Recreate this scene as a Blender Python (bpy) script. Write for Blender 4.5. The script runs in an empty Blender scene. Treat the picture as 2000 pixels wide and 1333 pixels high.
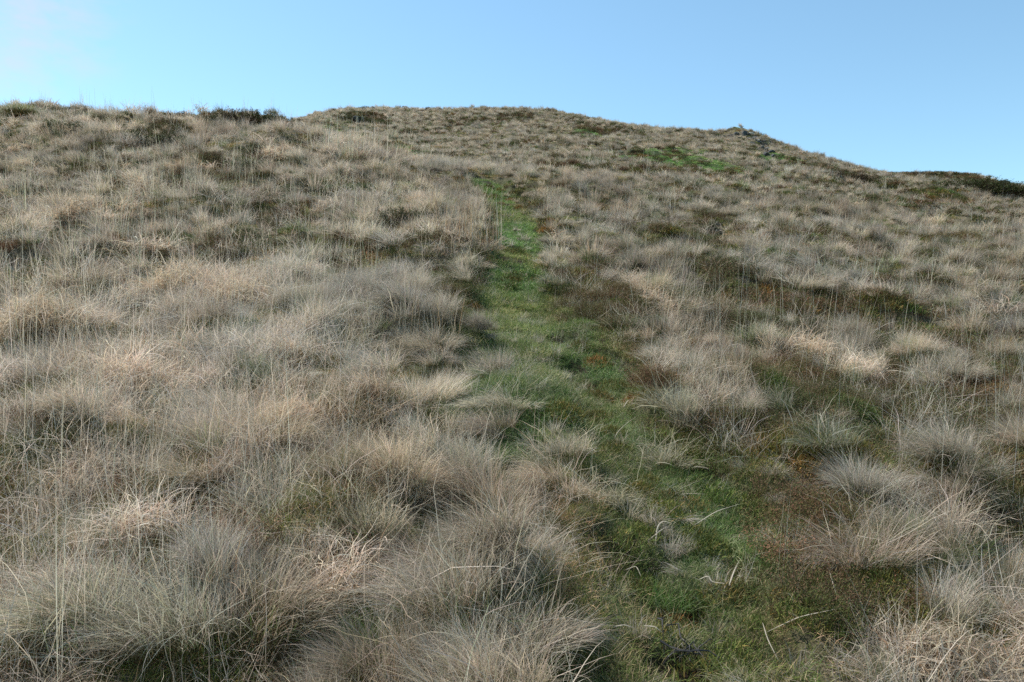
import bpy, math, random
import numpy as np
from mathutils import Vector

# ------------------------------------------------------------------ camera, sky, sun, exposure
scene = bpy.context.scene
C = scene.collection
EYE = 1.6
PITCH = math.radians(2.0)
FPX = 1555.0                      # focal length in pixels of the 2000 px wide photograph (28 mm)

cam_d = bpy.data.cameras.new('camera')
cam = bpy.data.objects.new('camera', cam_d)
C.objects.link(cam)
cam.location = (0, 0, EYE)
cam.rotation_euler = (math.radians(90) + PITCH, 0, 0)
cam_d.sensor_width = 36.0
cam_d.lens = 36.0 * FPX / 2000.0
cam_d.clip_start = 0.05
cam_d.clip_end = 3000.0
scene.camera = cam

SUN_ELEV = math.radians(55)
SUN_AZ = math.radians(-58)       # measured from the view direction (+Y) towards the right (+X)
SKY_STRENGTH = 0.092
SUN_STRENGTH = 2.9

world = bpy.data.worlds.new('World')
scene.world = world
world.use_nodes = True
wn = world.node_tree
for n in list(wn.nodes):
    wn.nodes.remove(n)
w_out = wn.nodes.new('ShaderNodeOutputWorld')
w_bg = wn.nodes.new('ShaderNodeBackground')
w_sky = wn.nodes.new('ShaderNodeTexSky')
w_sky.sky_type = 'NISHITA'
w_sky.sun_disc = False
w_sky.sun_elevation = SUN_ELEV
w_sky.sun_rotation = SUN_AZ
w_sky.altitude = 300
w_sky.air_density = 1.0
w_sky.dust_density = 0.15
w_sky.ozone_density = 0.5
w_bg.inputs['Strength'].default_value = SKY_STRENGTH
w_tint = wn.nodes.new('ShaderNodeMix'); w_tint.data_type = 'RGBA'; w_tint.blend_type = 'MULTIPLY'
w_tint.inputs[0].default_value = 1.0
SKY_TINT = (0.87, 1.04, 0.97, 1)
w_tint.inputs[7].default_value = SKY_TINT
# thin drifting cloud veil: streaky noise over the direction, strongest high on the left
w_tc = wn.nodes.new('ShaderNodeTexCoord')
w_map = wn.nodes.new('ShaderNodeMapping'); w_map.inputs['Scale'].default_value = (6, 6, 13)
w_noise = wn.nodes.new('ShaderNodeTexNoise')
w_noise.inputs['Scale'].default_value = 1.6; w_noise.inputs['Detail'].default_value = 7; w_noise.inputs['Roughness'].default_value = 0.55
w_dot = wn.nodes.new('ShaderNodeVectorMath'); w_dot.operation = 'DOT_PRODUCT'
w_dot.inputs[1].default_value = Vector((-0.64, 1.0, 0.462)).normalized()
w_r1 = wn.nodes.new('ShaderNodeMapRange'); w_r1.inputs[1].default_value = 0.9925; w_r1.inputs[2].default_value = 1.0
w_r2 = wn.nodes.new('ShaderNodeMapRange'); w_r2.inputs[1].default_value = 0.46; w_r2.inputs[2].default_value = 0.66
w_mul = wn.nodes.new('ShaderNodeMath'); w_mul.operation = 'MULTIPLY'
w_mul2 = wn.nodes.new('ShaderNodeMath'); w_mul2.operation = 'MULTIPLY'; w_mul2.inputs[1].default_value = 0.5
w_cloud = wn.nodes.new('ShaderNodeMix'); w_cloud.data_type = 'RGBA'
w_cloud.inputs[7].default_value = (4.0, 3.6, 4.4, 1)
L = wn.links.new
L(w_tc.outputs['Generated'], w_map.inputs['Vector']); L(w_map.outputs[0], w_noise.inputs['Vector'])
L(w_tc.outputs['Generated'], w_dot.inputs[0])
L(w_dot.outputs['Value'], w_r1.inputs[0]); L(w_noise.outputs['Fac'], w_r2.inputs[0])
L(w_r1.outputs[0], w_mul.inputs[0]); L(w_r2.outputs[0], w_mul.inputs[1]); L(w_mul.outputs[0], w_mul2.inputs[0])
L(w_sky.outputs[0], w_tint.inputs[6]); L(w_tint.outputs[2], w_cloud.inputs[6]); L(w_mul2.outputs[0], w_cloud.inputs[0])
L(w_cloud.outputs[2], w_bg.inputs['Color']); L(w_bg.outputs[0], w_out.inputs[0])

sun_d = bpy.data.lights.new('sun', 'SUN')
sun_d.energy = SUN_STRENGTH
sun_d.angle = math.radians(0.6)
sun_d.color = (1.0, 0.955, 0.905)
sun = bpy.data.objects.new('sun', sun_d)
C.objects.link(sun)
sdir = Vector((math.sin(SUN_AZ) * math.cos(SUN_ELEV), math.cos(SUN_AZ) * math.cos(SUN_ELEV), math.sin(SUN_ELEV)))
sun.rotation_euler = sdir.to_track_quat('Z', 'Y').to_euler()

vs = scene.view_settings
vs.view_transform = 'Standard'; vs.look = 'None'; vs.exposure = 1.2; vs.gamma = 1.0; vs.use_curve_mapping = False
scene.cycles.max_bounces = 5
scene.cycles.diffuse_bounces = 3
scene.cycles.transparent_max_bounces = 4
scene.cycles.use_denoising = False

rng = np.random.default_rng(7)

# ------------------------------------------------------------------ noise
def _hash(ix, iy, seed):
    h = (ix.astype(np.int64) * 374761393 + iy.astype(np.int64) * 668265263 + seed * 1442695041) & 0x7fffffff
    h = ((h ^ (h >> 13)) * 1274126177) & 0x7fffffff
    return ((h ^ (h >> 16)) & 0xffff) / 65535.0

def vnoise(x, y, seed=0):
    x = np.asarray(x, float); y = np.asarray(y, float)
    ix = np.floor(x); iy = np.floor(y)
    fx = x - ix; fy = y - iy
    fx = fx * fx * fx * (fx * (fx * 6 - 15) + 10); fy = fy * fy * fy * (fy * (fy * 6 - 15) + 10)
    a = _hash(ix, iy, seed); b = _hash(ix + 1, iy, seed); c = _hash(ix, iy + 1, seed); d = _hash(ix + 1, iy + 1, seed)
    return (a * (1 - fx) + b * fx) * (1 - fy) + (c * (1 - fx) + d * fx) * fy

def fbm(x, y, seed=0, octaves=4, gain=0.5):
    s = 0; amp = 1; tot = 0
    ca, sa = math.cos(0.6), math.sin(0.6)
    for o in range(octaves):
        s = s + amp * vnoise(x, y, seed + o * 17); tot += amp
        x, y = (x * ca - y * sa) * 2.03 + 11.3, (x * sa + y * ca) * 2.03 + 4.7
        amp *= gain
    return s / tot            # 0..1

def sstep(a, b, x):
    t = np.clip((x - a) / (b - a), 0, 1)
    return t * t * (3 - 2 * t)

# ------------------------------------------------------------------ the shape of the hill
# surveyed points: column and row in the photograph, with the distance ahead in metres
def ray(px, py):
    """direction (dx, dz) per metre ahead for a photo pixel"""
    a = (px - 1000.0) / FPX; b = (666.5 - py) / FPX
    cy = math.cos(PITCH) - b * math.sin(PITCH)
    cz = math.sin(PITCH) + b * math.cos(PITCH)
    return a / cy, cz / cy

SURVEY = {
 -350: [(1333,2.05),(900,3.3),(640,5.0),(500,6.8),(380,9.3),(260,13.5),(208,17),(222,24),(290,45),(420,90)],
    0: [(1333,2.05),(1000,2.85),(750,4.1),(600,5.4),(480,7.2),(380,9.6),(290,13.2),(228,17),(236,23),(300,42),(420,90)],
  150: [(600,5.4),(480,7.3),(380,9.7),(290,12.4),(240,14.6),(250,22),(310,42),(420,90)],
  300: [(1333,2.08),(1000,2.9),(750,4.15),(600,5.5),(480,7.4),(380,9.7),(300,12.2),(246,14.8),(262,22),(310,42),(420,90)],
  420: [(480,7.4),(380,9.8),(300,12.4),(243,15.3),(262,23),(300,42),(400,90)],
  510: [(1333,2.1),(1000,2.9),(750,4.2),(600,5.6),(480,7.5),(380,9.9),(300,12.6),(241,15.8),(268,24),(262,42),(400,90)],
  575: [(480,7.5),(380,10),(310,12.8),(256,15.2),(280,23),(250,38),(240,45),(270,60),(380,95)],
  640: [(600,5.6),(480,7.6),(380,10.2),(320,12.2),(282,14.3),(300,20),(268,30),(240,39),(224,46),(245,62),(380,95)],
  710: [(380,10.3),(335,12),(300,13.9),(310,19),(280,29),(245,39),(219,47),(236,62),(380,95)],
  780: [(1000,2.9),(750,4.2),(600,5.7),(480,7.7),(400,9.6),(350,11.6),(324,13.4),(328,18),(292,27),(252,38),(223,47),(236,62),(380,95)],
  860: [(480,7.6),(400,9.7),(360,11.3),(338,13.1),(341,17.5),(300,27),(258,37),(224,47),(236,62),(380,95)],
  930: [(1333,2.1),(1000,2.95),(750,4.3),(600,5.8),(500,7.4),(420,9.7),(370,11.6),(349,13.1),(346,17),(310,25),(262,37),(221,48),(236,63),(380,95)],
 1020: [(600,5.9),(500,7.6),(420,10.0),(368,12.6),(345,15),(330,19),(300,26),(255,37),(219,48),(234,63),(380,95)],
 1110: [(1333,2.12),(1000,3.0),(750,4.35),(600,6.0),(500,7.8),(420,10.4),(360,14),(330,18.5),(295,26),(258,36),(230,46),(244,62),(380,95)],
 1200: [(500,8.1),(420,11),(355,15.5),(320,21.5),(285,30),(258,38),(246,45),(260,60),(390,95)],
 1300: [(1333,2.15),(1000,3.05),(750,4.5),(600,6.3),(500,8.4),(420,11.6),(360,16.5),(315,24),(280,33),(258,43),(272,60),(400,95)],
 1390: [(500,8.7),(420,12.2),(362,17.5),(316,25.5),(284,34),(269,42),(285,60),(410,95)],
 1460: [(1333,2.15),(1000,3.1),(750,4.6),(600,6.6),(500,9.0),(420,12.8),(365,18.5),(318,27),(284,36),(270,42),(290,60),(420,95)],
 1530: [(500,9.2),(420,13),(368,19),(325,28),(302,35),(292,40),(315,60),(430,95)],
 1620: [(500,9.5),(425,13.4),(375,20),(340,28),(322,35),(318,39),(345,60),(440,95)],
 1700: [(1333,2.2),(1000,3.15),(750,4.8),(600,7.0),(500,9.9),(430,14),(385,21),(358,29),(345,36),(344,39),(368,60),(450,95)],
 1770: [(500,10.1),(432,14.4),(388,21),(364,28),(354,34),(348,42),(349,47),(375,62),(460,95)],
 1860: [(1333,2.2),(1000,3.2),(750,5.0),(600,7.3),(500,10.6),(440,15.3),(396,21.5),(372,27),(380,35),(351,49),(375,65),(470,95)],
 1930: [(440,15.5),(404,22),(386,27.5),(396,35),(357,50),(380,66),(475,95)],
 2000: [(1333,2.25),(1000,3.25),(750,5.1),(600,7.6),(500,11.2),(450,15.5),(418,22),(401,27.5),(412,35),(367,50),(390,66),(480,95)],
 2400: [(1333,2.3),(1000,3.4),(750,5.5),(600,8.8),(520,13),(480,19),(455,27),(450,33),(415,50),(440,68),(520,98)],
}
SY, SX = 0.365, -0.02             # slope of the near ground along and across the view
def plane(x, y): return SY * y + SX * x

ctrl = []
for px, col in SURVEY.items():
    for py, Y in col:
        dx, dz = ray(px, py)
        x = dx * Y; z = EYE + dz * Y
        ctrl.append((dx * 2.2, math.log(Y), (z - plane(x, Y)) / Y))
ctrl = np.array(ctrl)
def _U(r2): return np.where(r2 > 1e-12, 0.5 * r2 * np.log(np.maximum(r2, 1e-12)), 0)
_n = len(ctrl)
_K = _U((ctrl[:, None, 0] - ctrl[None, :, 0]) ** 2 + (ctrl[:, None, 1] - ctrl[None, :, 1]) ** 2) + np.eye(_n) * 0.0003
_P = np.c_[np.ones(_n), ctrl[:, :2]]
_A = np.zeros((_n + 3, _n + 3)); _A[:_n, :_n] = _K; _A[:_n, _n:] = _P; _A[_n:, :_n] = _P.T
_W = np.linalg.solve(_A, np.r_[ctrl[:, 2], 0, 0, 0])

def residual(u, v):
    out = np.empty(u.shape)
    flat_u, flat_v, fo = u.ravel(), v.ravel(), out.ravel()
    for s in range(0, len(flat_u), 20000):
        uu, vv = flat_u[s:s + 20000], flat_v[s:s + 20000]
        r2 = (uu[:, None] - ctrl[None, :, 0]) ** 2 + (vv[:, None] - ctrl[None, :, 1]) ** 2
        fo[s:s + 20000] = _U(r2) @ _W[:_n] + _W[_n] + _W[_n + 1] * uu + _W[_n + 2] * vv
    return fo.reshape(u.shape)

def base_ground(x, y):
    """large shape of the hillside"""
    x = np.asarray(x, float); y = np.asarray(y, float)
    Y = np.clip(y, 1.6, 95)
    u = np.clip(x / Y, -0.95, 0.95) * 2.2
    z = plane(x, y) + residual(u, np.log(Y)) * Y
    near = sstep(1.0, 2.1, y)
    r = np.hypot(x, y)
    z0 = plane(x, y) + 0.0 * x
    # sideways and behind the camera the slope simply carries on, far away it sinks to the moor below
    side = 1 - sstep(0.85, 1.6, np.abs(x) / np.maximum(y, 0.5))
    k = near * side
    z = z * k + z0 * (1 - k)
    far = sstep(80, 160, r)
    low = -30 - 0.02 * r
    return z * (1 - far) + low * far

# path: centre line and half width in photo pixels, turned into ground positions below
PATH_PX = [(1400,1500,320),(1360,1333,245),(1340,1220,230),(1335,1100,222),(1320,1010,200),(1260,930,150),(1200,850,95),(1180,780,85),(1140,720,110),
           (1050,660,135),(1005,610,105),(998,560,78),(998,510,62),(1003,465,52),(1000,425,48),(978,385,44),(940,352,38)]

def march(pts, fn):
    pts = np.asarray(pts, float)
    Ys = np.exp(np.linspace(math.log(1.25), math.log(90), 900))
    out = []
    for px, py in pts:
        dx, dz = ray(px, py)
        zz = fn(dx * Ys, Ys); d = zz - (EYE + dz * Ys)
        i = np.argmax(d > 0)
        if d[i] <= 0: i = int(np.argmax(d))
        if i > 0 and d[i] > 0:
            t = d[i - 1] / (d[i - 1] - d[i]); Y = Ys[i - 1] * (1 - t) + Ys[i] * t
        else: Y = Ys[i]
        out.append((dx * Y, Y))
    return np.array(out)

path_xy = march([(a, b) for a, b, c in PATH_PX], base_ground)
path_hw = np.array([c for a, b, c in PATH_PX]) * path_xy[:, 1] / FPX
UPPER = march([(800,317),(770,303),(735,291)], base_ground)

def seg_dist(x, y, P, hw):
    best = np.full(np.shape(x), 1e9)
    for i in range(len(P) - 1):
        ax, ay = P[i]; bx, by = P[i + 1]
        L2 = (bx - ax) ** 2 + (by - ay) ** 2
        t = np.clip(((x - ax) * (bx - ax) + (y - ay) * (by - ay)) / L2, 0, 1)
        d = np.hypot(x - ax - t * (bx - ax), y - ay - t * (by - ay)) / (hw[i] * (1 - t) + hw[i + 1] * t)
        best = np.minimum(best, d)
    return best

def path_mask(x, y):
    j = (fbm(x * 2.6, y * 2.6, 91, 3) - 0.5) * 0.9
    d = seg_dist(x, y, path_xy, path_hw) + j
    m = 1 - sstep(0.7, 1.15, d)
    d2 = seg_dist(x, y, UPPER, np.array([0.5, 0.5, 0.5])) + j
    return np.maximum(m, 1 - sstep(0.7, 1.2, d2))

# patches of ground cover: centre and half size in photo pixels -> ellipses on the ground
def ellipses(rows):
    out = []
    for px, py, rx, ry, w in rows:
        c, a, b = march([(px, py), (px, py - ry), (px, py + ry)], base_ground)
        hx = rx * c[1] / FPX; hy = max(abs(a[1] - b[1]) / 2, 0.12)
        hy = min(hy, 6 * hx + 0.3)
        out.append((c[0], c[1], hx, hy, w))
    return out
TURF = ellipses([(765,300,75,12,1),(1320,318,140,16,1),(1555,322,55,12,1),(1330,300,60,6,.7),(1425,268,40,8,1),(1700,1010,80,40,.4),(1560,1250,120,60,.5),(1640,1160,110,70,.55),(1500,950,90,50,.6),(1780,1190,100,40,.4),(1560,870,60,40,.5),(1310,322,110,10,.9),(1310,318,85,12,1),(1400,325,50,8,.8),(1545,322,45,12,1),(1155,266,45,6,.9),(1360,1060,190,150,.9),(970,880,75,60,.9),(980,690,150,60,1),(900,650,50,40,.8),(1010,790,190,70,.85),
                 (870,780,60,50,.8),(1230,870,70,60,1),(1160,760,80,80,.8),(720,1190,50,80,.9),(1600,1200,90,50,.5),(640,255,50,10,.5),(1100,640,80,60,.8), (1420,262,30,8,1)])
MOSS = ellipses([(1620,930,110,50,.8),(1850,900,100,40,.6),(1740,1200,90,50,.6),(1440,980,60,30,.5),(1900,1180,70,40,.5),(1640,760,90,25,.5),(1450,600,90,18,.5),(1750,640,100,18,.5),(200,520,70,16,.4),(690,368,85,12,1),(590,445,45,14,.9),(275,388,60,12,.9),(1450,900,110,40,1),(1700,850,60,45,.9),(1500,800,60,40,.8),(1550,1190,60,30,.8),
                 (1840,840,60,40,.7),(1330,480,70,12,.6),(480,535,50,18,.7),(280,900,90,50,.35),(900,600,40,25,.6),(1350,690,60,25,.5),(1250,640,60,25,.6),(1800,385,70,12,.7),(1600,620,80,20,.6)])
HEATH = ellipses([(1800,950,220,120,.6),(1550,1010,120,80,.5),(1650,1230,150,100,.55),(1880,900,120,120,.6),(1450,860,160,60,.5),(560,420,90,30,.5),(330,470,120,25,.45),(620,500,70,25,.4),(1500,450,200,14,.5),(1650,500,160,14,.5),(1380,350,90,8,.5),(1750,410,140,10,.6),(1550,400,120,8,.5),(900,240,80,6,.6),(1200,262,70,5,.7),(820,262,60,6,.5),(1020,285,80,6,.5),(1250,340,70,7,.5),(60,400,60,20,.5),(200,330,70,16,.5),(420,330,60,16,.5),(600,300,50,14,.6),(1600,640,430,60,.85),(1750,760,320,110,.75),(1500,840,220,80,.6),(1850,980,200,100,.45),(700,236,45,9,1),(1000,232,45,9,.7),(1400,540,200,25,.7),
                  (310,278,45,14,.9),(490,325,28,18,.9),(790,420,28,22,.7),(470,505,55,40,.6),(230,460,90,20,.6),(1650,352,55,13,1),(1740,372,70,10,.9),(1900,376,120,20,1),
                  (1290,478,45,10,.8),(1720,470,60,14,.7),(1830,475,60,14,.7),(1330,382,35,10,.7),(1620,340,40,10,.6),(1480,390,40,10,.6),(560,380,40,14,.6),(1130,245,80,7,.7),
                  (260,900,110,60,.3),(1500,1120,160,90,.35),(1700,1260,160,80,.3),(130,248,35,12,.7),(1160,640,60,70,.6),(90,500,80,40,.5)])
CURL = ellipses([(350,560,190,60,1),(180,430,130,45,1),(110,660,160,100,.9),(600,700,110,70,.7),(1720,1040,95,90,.8),(1880,1030,90,80,.7),(1860,1290,200,70,.85),(60,950,100,200,.6),(150,800,200,120,.6),
                 (280,760,140,80,.6),(560,325,80,20,.8),(230,260,70,14,.6),(1950,880,80,60,.6),(520,860,160,80,.5),(150,1150,120,80,.6),(680,300,60,14,.7)])
STALK = ellipses([(300,420,420,140,.9),(300,700,380,200,.8),(250,1100,330,230,.9),(600,560,150,90,.8),(730,640,90,60,.6),(300,235,320,20,1),(700,290,90,25,1),(830,620,50,50,.7),(1350,520,500,130,.25),(1900,950,150,200,.4),(560,1050,140,150,.5),(930,1100,140,150,.4)])
GREENISH = ellipses([(640,270,150,30,.9),(150,260,80,25,.7),(400,470,300,50,.7),(1650,420,250,40,.35),(1350,490,80,20,.8),(700,660,80,70,.6),(430,420,70,50,.7),(560,1000,140,60,.7),(100,560,160,50,.7),(1850,470,90,30,.6),(1500,1010,250,200,.6),(1700,430,200,30,.4),(380,960,120,80,.6)])
PALE = ellipses([(850,900,110,80,1),(450,1150,230,150,1),(930,1150,170,170,1),(1330,770,140,60,.9),(960,760,120,40,.9),(1640,710,90,30,.9),(1820,730,50,30,1),(1150,920,110,80,.8),(1110,860,60,40,.9),
                 (1550,560,120,25,.9),(1290,600,80,35,.6),(740,470,130,60,.6),(100,330,200,60,.5),(700,560,130,60,.5),(1650,320,300,60,.3)])

MUD = ellipses([(1325,1155,75,24,1),(1345,1290,100,40,1),(1235,1075,70,22,1),(1120,695,38,14,1),(1195,765,30,18,.9),(1165,725,32,13,.9),(1095,655,30,10,.8),(1255,1120,40,22,.8),(1180,1040,45,16,.7),(1420,1220,50,18,.6)])
BUMPS = [(bx, by, h_, r_) for (bx, by), (h_, r_) in zip(march([(1462,275),(497,245),(55,232),(700,232),(1905,362),(1660,350)], base_ground), [(.46,1.9),(.13,.6),(.22,.6),(.2,1.6),(.45,2.8),(.2,.9)])]

def field(x, y, rows, seed, rough=0.55):
    j = (fbm(x * 3.1 / (1 + y * 0.05), y * 3.1 / (1 + y * 0.05), seed, 3) - 0.5) * 2 * rough
    m = np.zeros(np.shape(x))
    for cx, cy, hx, hy, w in rows:
        d = np.hypot((x - cx) / hx, (y - cy) / hy) + j
        m = np.maximum(m, w * (1 - sstep(0.65, 1.25, d)))
    return m

def hummock(x, y):
    """small swells and hollows of the turf, calmer on the trodden path"""
    r = np.hypot(x, y)
    a = (fbm(x * 0.45, y * 0.45, 5, 3) - 0.5) * 0.34 * sstep(3, 14, r)
    b = (fbm(x * 1.5, y * 1.5, 23, 3) - 0.5) * 0.30
    c = np.maximum(fbm(x * 2.9, y * 2.9, 47, 2) - 0.45, 0) * 0.26
    d = (fbm(x * 9, y * 9, 61, 3) - 0.5) * 0.035
    return a + b, c, d

def ground(x, y):
    x = np.asarray(x, float); y = np.asarray(y, float)
    z = base_ground(x, y)
    pm = path_mask(x, y)
    ab, c, d = hummock(x, y)
    for bx_, by_, hh_, rr_ in BUMPS: z = z + hh_ * np.exp(-((x - bx_) ** 2 + (y - by_) ** 2) / (rr_ * rr_))
    mud = field(x, y, MUD, 371, .35)
    return z + ab * (1 - 0.5 * pm) + c * (1 - 0.9 * pm) + d - 0.06 * pm - .05 * mud

def locate(pts): return march(pts, ground)

# ------------------------------------------------------------------ materials
def new_mat(name):
    m = bpy.data.materials.new(name); m.use_nodes = True
    nt = m.node_tree
    for n in list(nt.nodes): nt.nodes.remove(n)
    return m, nt, nt.nodes.new, nt.links.new

def blade_material(name, source, translucency=0.36, rough=0.6, spec=0.25):
    """leaf colour comes from each blade (bcol) times the tint of its clump"""
    m, nt, N, K = new_mat(name)
    out = N('ShaderNodeOutputMaterial'); mix = N('ShaderNodeMixShader'); mix.inputs[0].default_value = translucency
    p = N('ShaderNodeBsdfPrincipled'); p.inputs['Roughness'].default_value = rough
    p.inputs['Specular IOR Level'].default_value = spec
    t = N('ShaderNodeBsdfTranslucent')
    a = N('ShaderNodeAttribute'); a.attribute_name = 'bcol'
    mul = N('ShaderNodeMix'); mul.data_type = 'RGBA'; mul.blend_type = 'MULTIPLY'; mul.inputs[0].default_value = 1
    K(a.outputs['Color'], mul.inputs[6])
    if source == 'instance':
        b = N('ShaderNodeAttribute'); b.attribute_type = 'INSTANCER'; b.attribute_name = 'tint'
        K(b.outputs['Color'], mul.inputs[7])
    else:
        b = N('ShaderNodeObjectInfo'); K(b.outputs['Color'], mul.inputs[7])
    # dry leaves are blotched along their length
    tc = N('ShaderNodeTexCoord'); nz = N('ShaderNodeTexNoise'); nz.inputs['Scale'].default_value = 38; nz.inputs['Detail'].default_value = 2
    mr = N('ShaderNodeMapRange'); mr.inputs[3].default_value = 0.72; mr.inputs[4].default_value = 1.25
    K(tc.outputs['Object'], nz.inputs['Vector']); K(nz.outputs['Fac'], mr.inputs[0])
    m2 = N('ShaderNodeMix'); m2.data_type = 'RGBA'; m2.blend_type = 'MULTIPLY'; m2.inputs[0].default_value = 1
    K(mul.outputs[2], m2.inputs[6]); K(mr.outputs[0], m2.inputs[7])
    K(m2.outputs[2], p.inputs['Base Color']); K(m2.outputs[2], t.inputs['Color'])
    K(p.outputs[0], mix.inputs[1]); K(t.outputs[0], mix.inputs[2]); K(mix.outputs[0], out.inputs[0])
    return m

M_BI = blade_material('grass_blades_scattered', 'instance')
M_BO = blade_material('grass_blades', 'object')
M_HI = blade_material('heath_leaves_scattered', 'instance', 0.12, 0.75, 0.15)
M_HO = blade_material('heath_leaves', 'object', 0.12, 0.75, 0.15)

def ground_material():
    m, nt, N, K = new_mat('moorland_turf')
    out = N('ShaderNodeOutputMaterial'); p = N('ShaderNodeBsdfPrincipled'); p.inputs['Roughness'].default_value = 0.95
    p.inputs['Specular IOR Level'].default_value = 0.1
    a = N('ShaderNodeAttribute'); a.attribute_name = 'gcol'
    tc = N('ShaderNodeTexCoord')
    n1 = N('ShaderNodeTexNoise'); n1.inputs['Scale'].default_value = 22; n1.inputs['Detail'].default_value = 8; n1.inputs['Roughness'].default_value = 0.7
    n2 = N('ShaderNodeTexNoise'); n2.inputs['Scale'].default_value = 5; n2.inputs['Detail'].default_value = 6
    K(tc.outputs['Object'], n1.inputs['Vector']); K(tc.outputs['Object'], n2.inputs['Vector'])
    r = N('ShaderNodeMapRange'); r.inputs[1].default_value = 0.3; r.inputs[2].default_value = 0.7; r.inputs[3].default_value = 0.5; r.inputs[4].default_value = 1.5
    K(n1.outputs['Fac'], r.inputs[0])
    r2 = N('ShaderNodeMapRange'); r2.inputs[1].default_value = 0.3; r2.inputs[2].default_value = 0.7; r2.inputs[3].default_value = 0.75; r2.inputs[4].default_value = 1.25
    K(n2.outputs['Fac'], r2.inputs[0])
    mm = N('ShaderNodeMath'); mm.operation = 'MULTIPLY'; K(r.outputs[0], mm.inputs[0]); K(r2.outputs[0], mm.inputs[1])
    mul = N('ShaderNodeMix'); mul.data_type = 'RGBA'; mul.blend_type = 'MULTIPLY'; mul.inputs[0].default_value = 1
    K(a.outputs['Color'], mul.inputs[6]); K(mm.outputs[0], mul.inputs[7]); K(mul.outputs[2], p.inputs['Base Color'])
    bmp = N('ShaderNodeBump'); bmp.inputs['Strength'].default_value = 0.8; bmp.inputs['Distance'].default_value = 0.03
    K(n1.outputs['Fac'], bmp.inputs['Height']); K(bmp.outputs[0], p.inputs['Normal'])
    K(p.outputs[0], out.inputs[0])
    return m
M_GROUND = ground_material()

def rock_material(name, lo, hi, lichen):
    m, nt, N, K = new_mat(name)
    out = N('ShaderNodeOutputMaterial'); p = N('ShaderNodeBsdfPrincipled'); p.inputs['Roughness'].default_value = 0.85
    tc = N('ShaderNodeTexCoord'); n1 = N('ShaderNodeTexNoise'); n1.inputs['Scale'].default_value = 7; n1.inputs['Detail'].default_value = 9; n1.inputs['Roughness'].default_value = 0.65
    cr = N('ShaderNodeValToRGB'); cr.color_ramp.elements[0].color = (*lo, 1); cr.color_ramp.elements[1].color = (*hi, 1)
    cr.color_ramp.elements[0].position = 0.3; cr.color_ramp.elements[1].position = 0.7
    n2 = N('ShaderNodeTexNoise'); n2.inputs['Scale'].default_value = 3.2; n2.inputs['Detail'].default_value = 5
    r = N('ShaderNodeMapRange'); r.inputs[1].default_value = 0.55; r.inputs[2].default_value = 0.65
    mx = N('ShaderNodeMix'); mx.data_type = 'RGBA'; mx.inputs[7].default_value = (*lichen, 1)
    K(tc.outputs['Object'], n1.inputs['Vector']); K(tc.outputs['Object'], n2.inputs['Vector'])
    K(n1.outputs['Fac'], cr.inputs[0]); K(n2.outputs['Fac'], r.inputs[0]); K(r.outputs[0], mx.inputs[0]); K(cr.outputs[0], mx.inputs[6])
    K(mx.outputs[2], p.inputs['Base Color'])
    b = N('ShaderNodeBump'); b.inputs['Strength'].default_value = 0.7; b.inputs['Distance'].default_value = 0.05
    K(n1.outputs['Fac'], b.inputs['Height']); K(b.outputs[0], p.inputs['Normal']); K(p.outputs[0], out.inputs[0])
    return m
M_ROCK = rock_material('dark_grey_rock', (0.02, 0.023, 0.028), (0.075, 0.08, 0.085), (0.06, 0.07, 0.035))
M_ROCK_PALE = rock_material('pale_rock', (0.36, 0.36, 0.35), (0.6, 0.6, 0.58), (0.45, 0.44, 0.4))

# ------------------------------------------------------------------ mesh building from arrays
def build_mesh(name, verts, quads, tris, mat, cols=None, attr='bcol', smooth=True):
    me = bpy.data.meshes.new(name)
    nv = len(verts); nq = 0 if quads is None else len(quads); nt = 0 if tris is None else len(tris)
    me.vertices.add(nv); me.vertices.foreach_set('co', np.ascontiguousarray(verts, dtype=np.float32).ravel())
    idx = []; 
    if nq: idx.append(np.asarray(quads, np.int32).ravel())
    if nt: idx.append(np.asarray(tris, np.int32).ravel())
    idx = np.concatenate(idx)
    me.loops.add(len(idx)); me.loops.foreach_set('vertex_index', idx)
    tot = np.r_[np.full(nq, 4), np.full(nt, 3)].astype(np.int32)
    start = np.r_[0, np.cumsum(tot)[:-1]].astype(np.int32)
    me.polygons.add(nq + nt); me.polygons.foreach_set('loop_start', start); me.polygons.foreach_set('loop_total', tot)
    if smooth: me.polygons.foreach_set('use_smooth', np.ones(nq + nt, bool))
    me.update(calc_edges=True)
    if cols is not None:
        at = me.attributes.new(attr, 'FLOAT_COLOR', 'POINT')
        c4 = np.ones((nv, 4), np.float32); c4[:, :3] = cols
        at.data.foreach_set('color', c4.ravel())
    me.materials.append(mat)
    return me

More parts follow.
